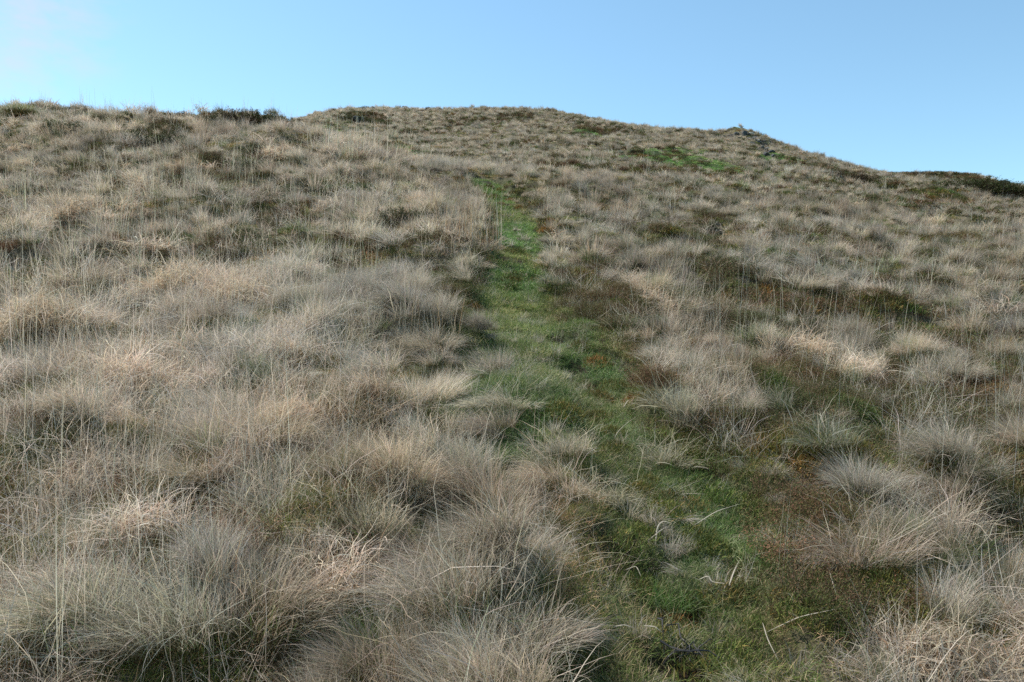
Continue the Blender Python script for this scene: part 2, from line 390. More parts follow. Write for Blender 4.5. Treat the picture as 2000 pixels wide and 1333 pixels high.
def blades(base, az, tilt, curl, length, width, segs, cbase, ctip, twist=None, sway=None, power=1.3):
    """ribbons: returns verts (n, 2*segs+1, 3), colours and faces"""
    n = len(az)
    twist = np.zeros(n) if twist is None else twist
    t = (np.arange(segs) + 0.5) / segs
    th = tilt[:, None] + curl[:, None] * t[None, :] ** power
    ph = az[:, None] + twist[:, None] * t[None, :]
    if sway is not None:
        th = th + sway[:, :, 0]; ph = ph + sway[:, :, 1]
    d = np.stack([np.sin(th) * np.cos(ph), np.sin(th) * np.sin(ph), np.cos(th)], -1)
    step = (length / segs)[:, None, None] * d
    pts = np.concatenate([base[:, None, :], base[:, None, :] + np.cumsum(step, 1)], 1)     # n, segs+1, 3
    roll = rng.uniform(-0.9, 0.9, n)
    side = np.stack([-np.sin(az) * np.cos(roll), np.cos(az) * np.cos(roll), np.sin(roll)], -1)
    tt = np.linspace(0, 1, segs + 1)
    wv = width[:, None] * (1 - 0.85 * tt[None, :] ** 2) * 0.5
    L_ = pts - side[:, None, :] * wv[:, :, None]; R_ = pts + side[:, None, :] * wv[:, :, None]
    V = np.empty((n, 2 * segs + 1, 3)); V[:, 0:2 * segs:2] = L_[:, :segs]; V[:, 1:2 * segs:2] = R_[:, :segs]; V[:, -1] = pts[:, -1]
    f = np.minimum(tt * 2.4, 1.0)[None, :, None]
    cc = cbase[:, None, :] * (1 - f) + ctip[:, None, :] * f
    Cc = np.empty((n, 2 * segs + 1, 3)); Cc[:, 0:2 * segs:2] = cc[:, :segs]; Cc[:, 1:2 * segs:2] = cc[:, :segs]; Cc[:, -1] = cc[:, -1]
    o = (np.arange(n) * (2 * segs + 1))[:, None]
    q = []
    for s in range(segs - 1):
        q.append(np.concatenate([o + 2 * s, o + 2 * s + 1, o + 2 * s + 3, o + 2 * s + 2], 1))
    q = np.concatenate(q, 0) if q else np.zeros((0, 4), int)
    tr = np.concatenate([o + 2 * segs - 2, o + 2 * segs - 1, o + 2 * segs], 1)
    return V.reshape(-1, 3), Cc.reshape(-1, 3), q, tr

def merge(parts):
    V = []; Cc = []; Q = []; T = []; off = 0
    for v, c, q, t in parts:
        V.append(v); Cc.append(c); Q.append(q + off); T.append(t + off); off += len(v)
    return np.concatenate(V), np.concatenate(Cc), np.concatenate(Q), np.concatenate(T)

# colours of dead and living leaves (linear reflectance)
STRAW = np.array([0.49, 0.42, 0.305]); PINKISH = np.array([0.46, 0.375, 0.295]); GREY = np.array([0.47, 0.435, 0.36])
CREAM = np.array([0.64, 0.56, 0.43]); BROWN = np.array([0.22, 0.145, 0.085]); OLIVE = np.array([0.17, 0.18, 0.085])
GREEN = np.array([0.105, 0.165, 0.042]); DEEP = np.array([0.05, 0.09, 0.025]); SAGE = np.array([0.26, 0.27, 0.17])

def pick_cols(n, table):
    w = np.array([t[0] for t in table], float); w /= w.sum()
    k = rng.choice(len(table), n, p=w)
    c = np.array([t[1] for t in table])[k]
    return c * rng.uniform(0.75, 1.22, (n, 1)) * rng.uniform(0.95, 1.05, (n, 3))

def fine_tuft(n, radius, lmin, lmax, width, segs, table, lean=0.35, droop=1.1, spread=0.75, dome=0.0, base_table=None, windaz=None):
    """a fountain of fine wiry leaves that bend over with the wind"""
    r = radius * np.sqrt(rng.random(n)); a = rng.uniform(0, 2 * np.pi, n)
    wa = rng.uniform(0, 2 * np.pi) if windaz is None else windaz
    base = np.stack([r * np.cos(a), r * np.sin(a), dome * (1 - (r / radius) ** 2) - 0.02], -1)
    t0 = spread * (r / radius) ** 0.8 * rng.uniform(0.55, 1.1, n)
    js = np.where(rng.random(n) < .15, .5, .17)
    vx = np.sin(t0) * np.cos(a + rng.normal(0, .5, n)) + lean * math.cos(wa) + rng.normal(0, 1, n) * js
    vy = np.sin(t0) * np.sin(a + rng.normal(0, .5, n)) + lean * math.sin(wa) + rng.normal(0, 1, n) * js
    az = np.arctan2(vy, vx); tilt = np.arctan2(np.hypot(vx, vy), np.cos(t0))
    ln = (lmin * .6 + (lmax * 1.1 - lmin * .6) * rng.beta(1.6, 1.5, n)) * (1 - 0.25 * (r / radius))
    curl = np.clip(rng.normal(droop, 0.35, n), 0.1, 2.2) * (0.4 + tilt)
    sway = rng.normal(0, 0.11, (n, segs, 2)); sway[:, :, 0] *= 0.8
    cb = pick_cols(n, base_table or [(2, BROWN * 1.3), (2, OLIVE), (1, GREEN)])
    return blades(base, az, tilt, curl, ln, width * rng.choice([.65, .95, 1.6], n, p=[.45, .42, .13]), segs, cb, pick_cols(n, table), rng.normal(0, .3, n), sway)

def curly_tuft(n, radius, lmin, lmax, width, segs, table):
    """broad dead leaves, curled over and matted together"""
    r = radius * np.sqrt(rng.random(n)); a = rng.uniform(0, 2 * np.pi, n)
    base = np.stack([r * np.cos(a), r * np.sin(a), rng.uniform(0, 0.06, n) - 0.02], -1)
    az = rng.uniform(0, 2 * np.pi, n); tilt = rng.uniform(0.1, 0.95, n)
    sway = rng.normal(0, 0.15, (n, segs, 2))
    curl = rng.uniform(0.3, 2.2, n)
    return blades(base, az, tilt, curl, rng.uniform(lmin, lmax, n), width * rng.uniform(0.5, 1.35, n), segs,
                  pick_cols(n, [(1, BROWN * 1.4), (1, STRAW * .7)]), pick_cols(n, table), rng.normal(0, .8, n), sway, power=1.0)

def turf_tuft(n, radius, lmin, lmax, width, segs, table):
    r = radius * np.sqrt(rng.random(n)); a = rng.uniform(0, 2 * np.pi, n)
    base = np.stack([r * np.cos(a), r * np.sin(a), np.full(n, -0.01)], -1)
    return blades(base, rng.uniform(0, 2 * np.pi, n), rng.uniform(0.2, 1.2, n), rng.uniform(0.1, 1.2, n), rng.uniform(lmin, lmax, n),
                  width * rng.uniform(0.6, 1.3, n), segs, pick_cols(n, [(1, DEEP), (1, OLIVE * .7)]), pick_cols(n, table))

def heather_sprigs(stems, leaves, radius, height, lw, table, stem_col, stem_w=0.0025):
    """wiry stems with many tiny leaves"""
    n = stems
    r = radius * np.sqrt(rng.random(n)); a = rng.uniform(0, 2 * np.pi, n)
    base = np.stack([r * np.cos(a), r * np.sin(a), np.full(n, -0.02)], -1)
    az = a + rng.normal(0, .7, n); tilt = rng.uniform(0.05, 0.8, n); ln = rng.uniform(0.55, 1.0, n) * height
    sc = np.tile(np.array(stem_col), (n, 1)) * rng.uniform(.7, 1.3, (n, 1))
    P1 = blades(base, az, tilt, rng.uniform(-.3, .6, n), ln, np.full(n, stem_w), 3, sc, sc, rng.normal(0, .4, n))
    m = stems * leaves
    k = np.repeat(np.arange(n), leaves); t = rng.uniform(0.25, 1.0, m)
    d = np.stack([np.sin(tilt) * np.cos(az), np.sin(tilt) * np.sin(az), np.cos(tilt)], -1)
    pos = base[k] + d[k] * (ln[k] * t)[:, None] + rng.normal(0, 0.012 + lw * .6, (m, 3))
    P2 = blades(pos, rng.uniform(0, 2 * np.pi, m), rng.uniform(0.1, 1.3, m), rng.uniform(0, .6, m), rng.uniform(2.0, 5.0, m) * lw, rng.uniform(.7, 1.4, m) * lw, 1,
                pick_cols(m, table), pick_cols(m, table))
    return merge([P1, P2])

def moss_tuft(n, radius, table, w):
    r = radius * np.sqrt(rng.random(n)); a = rng.uniform(0, 2 * np.pi, n)
    base = np.stack([r * np.cos(a), r * np.sin(a), 0.035 * (1 - (r / radius) ** 2) - 0.01], -1)
    return blades(base, rng.uniform(0, 2 * np.pi, n), rng.uniform(0.0, 1.1, n), rng.uniform(0, 1.0, n), rng.uniform(.012, .04, n) * (w / .003) ** .5,
                  w * rng.uniform(.6, 1.4, n), 2, pick_cols(n, table), pick_cols(n, table))

def stalks(n, radius, lmin, lmax, width, segs, table, head=0.0):
    """tall straight flowering stems"""
    r = radius * np.sqrt(rng.random(n)); a = rng.uniform(0, 2 * np.pi, n)
    base = np.stack([r * np.cos(a), r * np.sin(a), np.full(n, -0.02)], -1)
    c = pick_cols(n, table)
    tilt = np.abs(rng.normal(0.0, 0.2, n)); az = rng.uniform(0, 2 * np.pi, n)
    return blades(base, az, tilt, np.abs(rng.normal(0.12, 0.3, n)), rng.uniform(lmin, lmax, n), width * rng.uniform(.8, 1.3, n), segs, c * .85, c)

# ------------------------------------------------------------------ hidden stock of clump shapes that the ground cover scatters
stock = {}
def add_stock(kind, idx, parts, mat):
    v, c, q, t = parts
    me = build_mesh('clump', v, q, t, mat, c)
    o = bpy.data.objects.new('%s_%02d' % (kind, idx), me)
    if kind not in stock: stock[kind] = bpy.data.collections.new('stock_' + kind)
    stock[kind].objects.link(o)

T_PALE = [(5, GREY), (3.4, STRAW), (2, CREAM), (2.2, SAGE * 1.15), (1.3, PINKISH)]
T_PINK = [(3.4, PINKISH), (2, GREY), (2.6, STRAW), (.5, BROWN * 1.5), (.6, SAGE)]
T_GRN = [(3, SAGE), (2, GREY * .85), (2, OLIVE * 1.2), (1, STRAW), (.8, GREEN)]
T_CURL = [(4, STRAW * 1.05), (2, CREAM), (3, PINKISH * 1.1), (1, GREY), (1, BROWN * 1.6)]
T_TURF = [(4, GREEN), (2, OLIVE * .9), (1.2, DEEP * 1.3), (1.3, STRAW * .75)]
T_TURF2 = [(2.4, GREEN), (3, OLIVE), (2.4, STRAW * .85), (1.2, SAGE)]
T_HEA = [(3, np.array([.085, .056, .035])), (2, np.array([.12, .082, .048])), (2.4, np.array([.07, .085, .032])), (.7, np.array([.2, .12, .08]))]
T_HEG = [(3, np.array([.05, .07, .025])), (2, np.array([.085, .10, .035])), (1.5, np.array([.10, .065, .04]))]
T_MOS = [(3, np.array([.15, .16, .035])), (3, np.array([.10, .13, .03])), (.5, np.array([.26, .17, .05])), (1, np.array([.16, .13, .05]))]
T_MOO = [(1.6, np.array([.24, .14, .04])), (2, np.array([.16, .13, .04])), (1, np.array([.10, .12, .03]))]
T_STALK = [(4, CREAM * 1.12), (1.5, STRAW * 1.1), (1, SAGE * 1.6)]

LOD = {  # blade width, blade count factor, segments, tuft radius factor
 'near': (0.0016, 1.12, 6, 1.0), 'mid': (0.0034, 0.55, 5, 1.1), 'far': (0.0075, 0.30, 3, 1.3)}
LEANS = [0.05, 0.3, 0.6, 1.0, 1.6]
for lod, (bw, nf, sg, rf) in LOD.items():
    for i in range(5):
        add_stock('pale_' + lod, i, fine_tuft(int(230 * nf), .06 * rf, .13, .29, bw, sg, T_PALE, lean=LEANS[i], droop=.75, spread=.45, windaz=0), M_BI)
    for i in range(5):
        add_stock('pink_' + lod, i, fine_tuft(int(210 * nf), .06 * rf, .14, .31, bw, sg, T_PINK, lean=LEANS[i] * .8, droop=.5, spread=.45, windaz=0), M_BI)
    for i in range(5):
        add_stock('green_' + lod, i, fine_tuft(int(200 * nf), .065 * rf, .09, .22, bw, sg, T_GRN, lean=LEANS[i] * .8, droop=.7, spread=.5, windaz=0, base_table=[(2, GREEN), (1, OLIVE)]), M_BI)
    for i in range(5):
        add_stock('curl_' + lod, i, curly_tuft(int(95 * nf), .10 * rf, .10, .27, bw * 1.6, max(sg, 4) + 1, T_CURL), M_BI)
    for i in range(4):
        add_stock('turf_' + lod, i, turf_tuft(int(230 * nf), .085 * rf, .02, .06, bw * 1.0, 2, T_TURF if i < 2 else T_TURF2), M_BI)
    for i in range(4):
        add_stock('heath_' + lod, i, heather_sprigs(int(40 * nf) + 6, 30 if lod == 'near' else 18, .085 * rf, .13, bw * 1.5, T_HEA if i < 2 else T_HEG, (.09, .055, .04), bw * 1.1), M_HI)
    for i in range(3):
        add_stock('moss_' + lod, i, moss_tuft(int(380 * nf), .08 * rf, T_MOS if i < 2 else T_MOO, bw * 1.6), M_HI)
    for i in range(5):
        add_stock('stalk_' + lod, i, stalks([5, 3, 4, 2, 6][i], .10, .35, .72, bw * (1.1 if lod == 'near' else .85), 6, T_STALK), M_BI)

def loose_blades(n, radius, lmin, lmax, width, segs, table):
    """single dead leaves lying and leaning in every direction"""
    r = radius * np.sqrt(rng.random(n)); a = rng.uniform(0, 2 * np.pi, n)
    base = np.stack([r * np.cos(a), r * np.sin(a), rng.uniform(-.01, .10, n)], -1)
    sway = rng.normal(0, .12, (n, segs, 2))
    return blades(base, rng.uniform(0, 2 * np.pi, n), rng.uniform(.25, 1.35, n), rng.normal(.35, .5, n), rng.uniform(lmin, lmax, n),
                  width * rng.choice([.6, .75, .9, 1.5], n, p=[.3, .35, .25, .1]), segs, pick_cols(n, [(1, STRAW * .8), (1, GREY * .8)]), pick_cols(n, table), rng.normal(0, .4, n), sway)
for lod, (bw, nf, sg, rf) in LOD.items():
    for i in range(5):
        add_stock('loose_' + lod, i, loose_blades(int(46 * nf), .12 * rf, .09, .30, bw * 1.15, sg, [(3, CREAM), (3, STRAW), (2, GREY * 1.1), (2, PINKISH), (.6, SAGE)]), M_BI)

def scatter_object(name, kind, pts, rot, scl, idx, tint, label, cat):
    """one ground-cover object: points carrying rotation, size, shape number and tint, covered with clumps by geometry nodes"""
    me = bpy.data.meshes.new(name)
    n = len(pts)
    me.vertices.add(n); me.vertices.foreach_set('co', np.ascontiguousarray(pts, np.float32).ravel())
    def put(nm, typ, field_, arr):
        at = me.attributes.new(nm, typ, 'POINT'); at.data.foreach_set(field_, np.ascontiguousarray(arr).ravel())
    put('rot', 'FLOAT_VECTOR', 'vector', rot.astype(np.float32)); put('scl', 'FLOAT_VECTOR', 'vector', scl.astype(np.float32))
    put('idx', 'INT', 'value', idx.astype(np.int32))
    put('tint', 'FLOAT_VECTOR', 'vector', tint.astype(np.float32))
    o = bpy.data.objects.new(name, me); C.objects.link(o)
    ng = bpy.data.node_groups.new('scatter_' + kind, 'GeometryNodeTree')
    ng.interface.new_socket('Geometry', in_out='INPUT', socket_type='NodeSocketGeometry')
    ng.interface.new_socket('Geometry', in_out='OUTPUT', socket_type='NodeSocketGeometry')
    N = ng.nodes.new; K = ng.links.new
    gi = N('NodeGroupInput'); go = N('NodeGroupOutput'); iop = N('GeometryNodeInstanceOnPoints'); ci = N('GeometryNodeCollectionInfo')
    ci.inputs[0].default_value = stock[kind]; ci.inputs['Separate Children'].default_value = True; ci.inputs['Reset Children'].default_value = True
    def named(nm, typ):
        a = N('GeometryNodeInputNamedAttribute'); a.data_type = typ; a.inputs[0].default_value = nm; return a
    ar = named('rot', 'FLOAT_VECTOR'); asx = named('scl', 'FLOAT_VECTOR'); ai = named('idx', 'INT')
    iop.inputs['Pick Instance'].default_value = True
    K(gi.outputs[0], iop.inputs['Points']); K(ci.outputs[0], iop.inputs['Instance'])
    K(ai.outputs[0], iop.inputs['Instance Index']); K(ar.outputs[0], iop.inputs['Rotation']); K(asx.outputs[0], iop.inputs['Scale'])
    K(iop.outputs[0], go.inputs[0])
    md = o.modifiers.new('scatter', 'NODES'); md.node_group = ng
    o['kind'] = 'stuff'; o['label'] = label; o['category'] = cat
    return o

# ------------------------------------------------------------------ THE GROUND
def build_ground():
    rr = np.exp(np.linspace(math.log(0.25), math.log(75), 520)); rr = np.r_[rr, np.exp(np.linspace(math.log(80), math.log(1500), 26))]
    front = np.linspace(-50, 50, 560); rest = np.linspace(50, 310, 90)[1:-1]
    th = np.radians(np.r_[front, rest])
    R, T = np.meshgrid(rr, th, indexing='ij')
    X = R * np.sin(T); Y = R * np.cos(T)
    Z = ground(X, Y)
    nr, nt = X.shape
    V = np.stack([X, Y, Z], -1).reshape(-1, 3)
    V = np.concatenate([V, [[0, 0, float(ground(0.0, 0.0))]]])
    i, j = np.meshgrid(np.arange(nr - 1), np.arange(nt), indexing='ij')
    j2 = (j + 1) % nt
    Q = np.stack([i * nt + j, (i + 1) * nt + j, (i + 1) * nt + j2, i * nt + j2], -1).reshape(-1, 4)[:, ::-1]
    jj = np.arange(nt); Tr = np.stack([np.full(nt, nr * nt), jj, (jj + 1) % nt], -1)[:, ::-1]
    x, y = V[:, 0], V[:, 1]
    pm = path_mask(x, y); tf = field(x, y, TURF, 301); ms = field(x, y, MOSS, 311); hh = field(x, y, HEATH, 321)
    n1 = fbm(x * 1.7, y * 1.7, 71, 4)[:, None]
    soil = np.array([.085, .06, .04]); thatch = np.array([.23, .18, .125]); ol = np.array([.10, .10, .045])
    col = thatch * n1 + ol * (1 - n1)
    col = col * .75
    g = np.maximum(pm, tf)[:, None] * .85; col = col * (1 - g) + np.array([.06, .085, .03]) * g
    g = hh[:, None] * .85; col = col * (1 - g) + np.array([.07, .048, .032]) * g
    g = ms[:, None] * .8; col = col * (1 - g) + np.array([.12, .10, .035]) * g
    worn = np.maximum(pm * sstep(.56, .66, fbm(x * 3.5, y * 3.5, 83, 4)), field(x, y, MUD, 371, .35) * 1.0)[:, None]
    col = col * (1 - worn) + soil * .4 * worn
    me = build_mesh('hillside', V, Q, Tr, M_GROUND, col, 'gcol')
    o = bpy.data.objects.new('hillside', me); C.objects.link(o)
    o['kind'] = 'structure'; o['label'] = 'grassy moorland hillside rising to a rounded summit against the sky'
    return o
build_ground()

# ------------------------------------------------------------------ GROUND COVER
def polar_points(r0, r1, dens, half=44):
    """random points between two distances ahead, even per square metre (half angle in degrees)"""
    area = math.radians(half) * (r1 * r1 - r0 * r0)
    n = int(area * dens)
    r = np.sqrt(rng.uniform(r0 * r0, r1 * r1, n)); t = np.radians(rng.uniform(-half, half, n))
    return r * np.sin(t), r * np.cos(t)

pool = {}
def add_pool(kind, x, y, scl, tint, tiltdown=0.0, lift=0.0):
    if not len(x): return
    pool.setdefault(kind, []).append((x, y, scl, tint, np.full(len(x), tiltdown), np.full(len(x), lift)))

def tints(x, y, warm=0.0, n=None):
    """slow drifts of hue and paleness over the slope plus a jitter per clump"""
    a = fbm(x * .55, y * .55, 201, 3); b = fbm(x * 1.6, y * 1.6, 211, 3); c = fbm(x * .9, y * .9, 221, 3)
    v = 0.55 + 0.55 * b + 0.28 * a + rng.normal(0, .09, len(x))
    t = np.stack([v * (1.035 + .12 * (c - .5) + warm), v, v * (1.0 - .14 * (c - .5) - warm)], -1)
    return np.clip(t, .3, 1.6)

def masks(x, y):
    return dict(path=path_mask(x, y), turf=field(x, y, TURF, 301), moss=field(x, y, MOSS, 311), heath=field(x, y, HEATH, 321),
                curl=field(x, y, CURL, 331), stalk=field(x, y, STALK, 341), green=field(x, y, GREENISH, 351), pale=field(x, y, PALE, 361))

# grass grows in tussocks: one tussock centre per jittered cell
CELL = 0.285
def tussock_cells(x, y, cell=CELL, seed=900):
    gx = np.floor(x / cell); gy = np.floor(y / cell)
    best = np.full(x.shape, 1e9); bx = np.zeros(x.shape); by = np.zeros(x.shape); bi = np.zeros(x.shape); bj = np.zeros(x.shape)
    for i in (-1, 0, 1):
        for j in (-1, 0, 1):
            ix, iy = gx + i, gy + j
            cx = (ix + .1 + .8 * _hash(ix, iy, seed)) * cell; cy = (iy + .1 + .8 * _hash(ix, iy, seed + 1)) * cell
            d = np.hypot(x - cx, y - cy)
            q = d < best
            best = np.where(q, d, best); bx = np.where(q, cx, bx); by = np.where(q, cy, by); bi = np.where(q, ix, bi); bj = np.where(q, iy, bj)
    h = [_hash(bi, bj, seed + k) for k in range(2, 9)]
    return best, bx, by, h

# distinct tussocks that stand out one by one (placed further down): photo column, row, radius in metres
TUSSOCKS = [
 # px, py(base), radius, height, kind, tint, lean direction deg (0 = right, 90 = uphill), lean, label
 (860,925,.16,.36,'pale',(1.05,1.05,1.02),160,.55,'large bleached tussock at the left edge of the path, its hair swept to the left'),
 (940,850,.09,.19,'pale',(1.1,1.1,1.08),90,.15,'small upright bristly tussock just behind the large bleached one left of the path'),
 (975,795,.16,.21,'pale',(1.0,1.0,.94),175,.55,'low flattened grey-green tussock lying across the middle of the path'),
 (1300,812,.15,.30,'pale',(.92,.93,.85),150,.7,'green-bottomed tussock beside the worn groove on the right side of the path'),
 (1395,800,.15,.34,'pale',(1.03,.98,.95),60,.5,'tall pinkish grey tussock joined to the green-bottomed one, right of the path'),
 (1300,912,.12,.22,'pale',(1.0,1.0,.92),90,.1,'small round tussock spraying out like a brush on green turf right of the path'),
 (1115,890,.12,.20,'pale',(1.0,.98,.9),70,.4,'straw-tinted tussock standing in the middle of the path beyond the green turf'),
 (1180,985,.16,.19,'pale',(.95,.97,.86),270,.9,'low mounded tussock with a dark overhanging front edge at the head of the green turf'),
 (920,1200,.19,.44,'pink',(1.0,1.0,1.0),80,.25,'tall pinkish tussock in the bottom centre, left of the green turf'),
 (1030,1270,.12,.30,'pink',(.98,.96,.92),50,.4,'pinkish tussock leaning right over the green turf at the bottom of the photo'),
 (330,1250,.22,.42,'pale',(.98,1.0,.98),165,.6,'big grey tussock in the lower left with dark gaps between its arching hair'),
 (560,1200,.20,.38,'pink',(1.0,.95,.9),30,.5,'brownish feathery tussock right of the big grey one in the lower left'),
 (140,1230,.17,.34,'pale',(1.05,1.05,1.0),200,.5,'pale straw tussock at the lower left margin of the photo'),
 (540,1010,.16,.30,'pale',(1.06,1.07,1.03),100,.3,'wispy whitish tussock left of the path in the lower half'),
 (700,1040,.14,.24,'pale',(1.0,.98,.9),190,.5,'shaggy low tussock between the wispy whitish one and the path'),
 (240,905,.15,.22,'pale',(.8,.78,.78),200,.9,'dark tangled grey-brown tussock among straw on the left bank'),
 (690,685,.15,.28,'pink',(.85,.83,.75),45,.6,'brown-green shaggy tussock on the left bank at mid height'),
 (740,640,.14,.24,'pink',(1.0,.98,.95),150,.3,'pinkish grass hump on the shoulder of the bank left of the path'),
 (915,525,.14,.26,'pale',(1.06,1.05,.98),90,.2,'small pale fountain tussock on the left edge of the narrow path'),
 (1080,560,.13,.24,'green',(.85,.85,.85),140,.5,'small dark grey-green tussock leaning over the right edge of the narrow path'),
 (1215,640,.15,.2,'green',(.9,.9,.85),160,.5,'greenish tussock at the right edge of the path where it widens'),
 (1330,615,.16,.30,'pale',(1.06,1.03,1.0),55,.5,'whitish tussock with tips blown right, on the heathery slope'),
 (1470,670,.14,.28,'green',(.95,.98,.95),90,.2,'grey-green upright tussock in the middle of the brown heather'),
 (1560,570,.22,.30,'pale',(1.03,1.0,.97),60,.4,'broad pale tussock on the upper edge of the brown heather'),
 (1645,735,.17,.30,'pale',(1.05,1.0,.98),70,.3,'pale pinkish tussock surrounded by brown heather, right half of the photo'),
 (1815,755,.13,.30,'pale',(1.15,1.13,1.12),110,.3,'narrow whitish spiky tussock near the right side'),
 (1895,655,.17,.36,'pink',(1.05,1.0,.94),90,.1,'tall warm pinkish tussock at the right side on the mid slope'),
 (1600,870,.14,.24,'green',(.85,.87,.85),150,.5,'dark-based grey tussock above the orange moss on the right'),
 (1695,1105,.14,.34,'pink',(1.06,1.0,.98),90,.2,'coarse pinkish tussock at the lower right, standing right of the green turf'),
 (1850,1070,.14,.32,'pink',(1.05,1.0,.98),100,.2,'coarse tussock with a dark hollow under it near the lower right edge'),
 (1850,1325,.15,.18,'curl',(.9,.87,.82),120,.2,'curled straw-coloured tussock in the bottom right corner'),
 (360,580,.24,.30,'curl',(1.12,1.05,.95),90,.2,'warm straw heap of curled dead blades on the left bank'),
 (490,610,.20,.26,'curl',(1.1,1.04,.95),90,.2,'lower straw heap right of the warm curled heap on the left bank'),
 (160,440,.26,.32,'curl',(1.08,1.0,.9),90,.2,'curled straw mound on the upper left bank'),
 (90,650,.24,.30,'curl',(1.1,1.05,.97),90,.2,'bleached straw heap at the left margin at mid height'),
 (715,1260,.10,.18,'turf',(1.0,1.2,.9),90,.2,'fresh dark green tuft in the gap between the two bottom tussocks'),
 (985,900,.09,.14,'turf',(.9,1.1,.8),90,.2,'dark green tuft between pale tussocks in the middle of the path'),
 (1320,1175,.11,.12,'turf',(.9,1.1,.8),90,.2,'mossy green hump beside the dark muddy hollow in the path'),
 (60,232,.45,.40,'green',(1.1,1.1,1.0),90,.2,'rounded grassy knob on the skyline at the far left'),
]
TW = locate([(t[0], t[1]) for t in TUSSOCKS])
TR = np.array([t[2] for t in TUSSOCKS])

def tussock_block(x, y):
    """1 where one of the distinct tussocks stands"""
    m = np.zeros(x.shape, bool)
    for (cx, cy), r in zip(TW, TR):
        m |= np.hypot(x - cx, y - cy) < r * .6
    return m

WIND = np.array([-0.25, -0.25])
# per distance band: (r0, r1, lod, tufts per m2, scale)
BANDS = [(0.9, 6.5, 'near', 230, 1.0), (6.5, 16, 'mid', 120, 1.0), (16, 30, 'far', 50, 1.0), (30, 58, 'far', 26, 1.15)]
for r0, r1, lod, dens, sc in BANDS:
    x, y = polar_points(r0, r1, dens)
    q = ~tussock_block(x, y); x, y = x[q], y[q]
    m = masks(x, y)
    d, cx, cy, h = tussock_cells(x, y)
    Rc = CELL * (.36 + .38 * h[0])                       # each tussock has its own size
    rel = d / Rc
    big = fbm(x * .8, y * .8, 411, 3); mid = fbm(x * 1.9, y * 1.9, 421, 3)
    bare = np.maximum(m['path'], m['turf'])
    gapn = fbm(x * 1.25, y * 1.25, 641, 3); open_ = sstep(.54, .40, gapn)
    pres = .98 - .97 * bare - .70 * m['heath'] * (1 - .8 * m['pale']) - .8 * m['moss'] + .25 * m['pale'] + .3 * m['curl'] * (1 - bare)
    pres = pres - (.5 - .22 * sstep(18, 32, y)) * open_ * (1 - m['pale']) * (1 - m['curl'])
    inside = 1 - sstep(.85, 1.1, rel)
    grown = (h[1] < pres)                                 # is there a tussock in this cell at all
    lfn = sstep(.1, -1.0, x + .05 * y) * sstep(9, 6, y) * (1 - m['pale'])      # the left bank is a mat, not separate tussocks
    inside = inside * (1 - .65 * lfn) + .65 * lfn * .62
    grown = grown | (h[4] < .55 * lfn * (1 - bare))
    prob = np.where(grown, .04 + .80 * inside, .09 * (1 - bare) * (1 - .7 * m['heath'])) * (1 - .96 * m['path'] * (rel > .5)) * (1 - .9 * m['path'] * (h[4] > .12))
    keep = rng.random(len(x)) < prob
    K_ = lambda a: a[keep]
    xk, yk, dk, ck_x, ck_y, relk = K_(x), K_(y), K_(d), K_(cx), K_(cy), K_(rel)
    hk = [K_(a) for a in h]; mk = {k: K_(v) for k, v in m.items()}
    left = sstep(0.1, -1.0, xk + .05 * yk)
    wc = .05 + 1.4 * mk['curl'] + .45 * left * (1 - mk['pale'])
    wg = .32 + .9 * mk['green'] + .15 * mk['heath']
    wk = .26 + .75 * sstep(.45, .62, K_(big))
    wp = .40 + 1.2 * mk['pale'] + .6 * sstep(.55, .42, K_(big))
    W = np.stack([wc, wg, wk, wp]); W /= W.sum(0); cw = np.cumsum(W, 0)
    sel = np.clip(hk[2] + rng.normal(0, .10, len(xk)), 0, .9999)
    k = (sel[None, :] > cw).sum(0)
    size = (.62 + .62 * hk[3]) * (1.10 - (.36 - .22 * K_(lfn)) * np.minimum(relk, 1.3) ** 2) * rng.uniform(.8, 1.15, len(xk)) * sc
    size *= (1 - .18 * mk['heath']) * (1 + .15 * mk['curl']) * (1 - .45 * mk['path']) * (.82 - .06 * left * (r0 < 6))
    size = np.clip(size, .35, 1.6)
    ox = (xk - ck_x) / np.maximum(dk, .02); oy = (yk - ck_y) / np.maximum(dk, .02)
    lv = np.stack([ox, oy], -1) * np.minimum(relk, 1.2)[:, None]
    wdir = WIND[None, :] + .5 * np.stack([fbm(xk * .9, yk * .9, 601, 2) - .5, fbm(xk * .9, yk * .9, 607, 2) - .5], -1)
    wdir = wdir + .45 * np.stack([hk[5] - .5, hk[6] - .5], -1)
    lv = lv * .9 + wdir
    lean_az = np.arctan2(lv[:, 1], lv[:, 0]) + rng.normal(0, .35, len(xk))
    lean_amt = np.hypot(lv[:, 0], lv[:, 1])
    li = np.clip(np.round(lean_amt * 3.2 + rng.normal(0, .5, len(xk))), 0, 4).astype(int)
    hue = (hk[5] - .5) * .08
    tcurl = 1 + .14 * mk['curl'] + .05 * left
    tn = tints(xk, yk) * tcurl[:, None] * (.74 + .52 * hk[4])[:, None] * np.stack([1 + hue * .5, 1 + 0 * hue, 1 - hue], -1) * (1 + .12 * mk['pale'])[:, None]
    zo = (.075 - .05 * K_(lfn)) * np.maximum(1 - relk ** 2, 0) * (.4 + hk[3])
    for kk, nm in enumerate(['curl', 'green', 'pink', 'pale']):
        q = k == kk
        pool.setdefault(nm + '_' + lod, []).append((xk[q], yk[q], size[q], tn[q], lean_az[q], li[q], zo[q]))
    def put(nm, x, y, s, t):
        n = len(x)
        pool.setdefault(nm + '_' + lod, []).append((x, y, s, t, rng.uniform(0, 2 * np.pi, n), rng.integers(0, len(stock[nm + '_' + lod].objects), n), np.zeros(n)))
    # short green turf on the path and between tussocks
    x, y = polar_points(r0, r1, dens * (2.0 if lod == 'near' else 1.5))
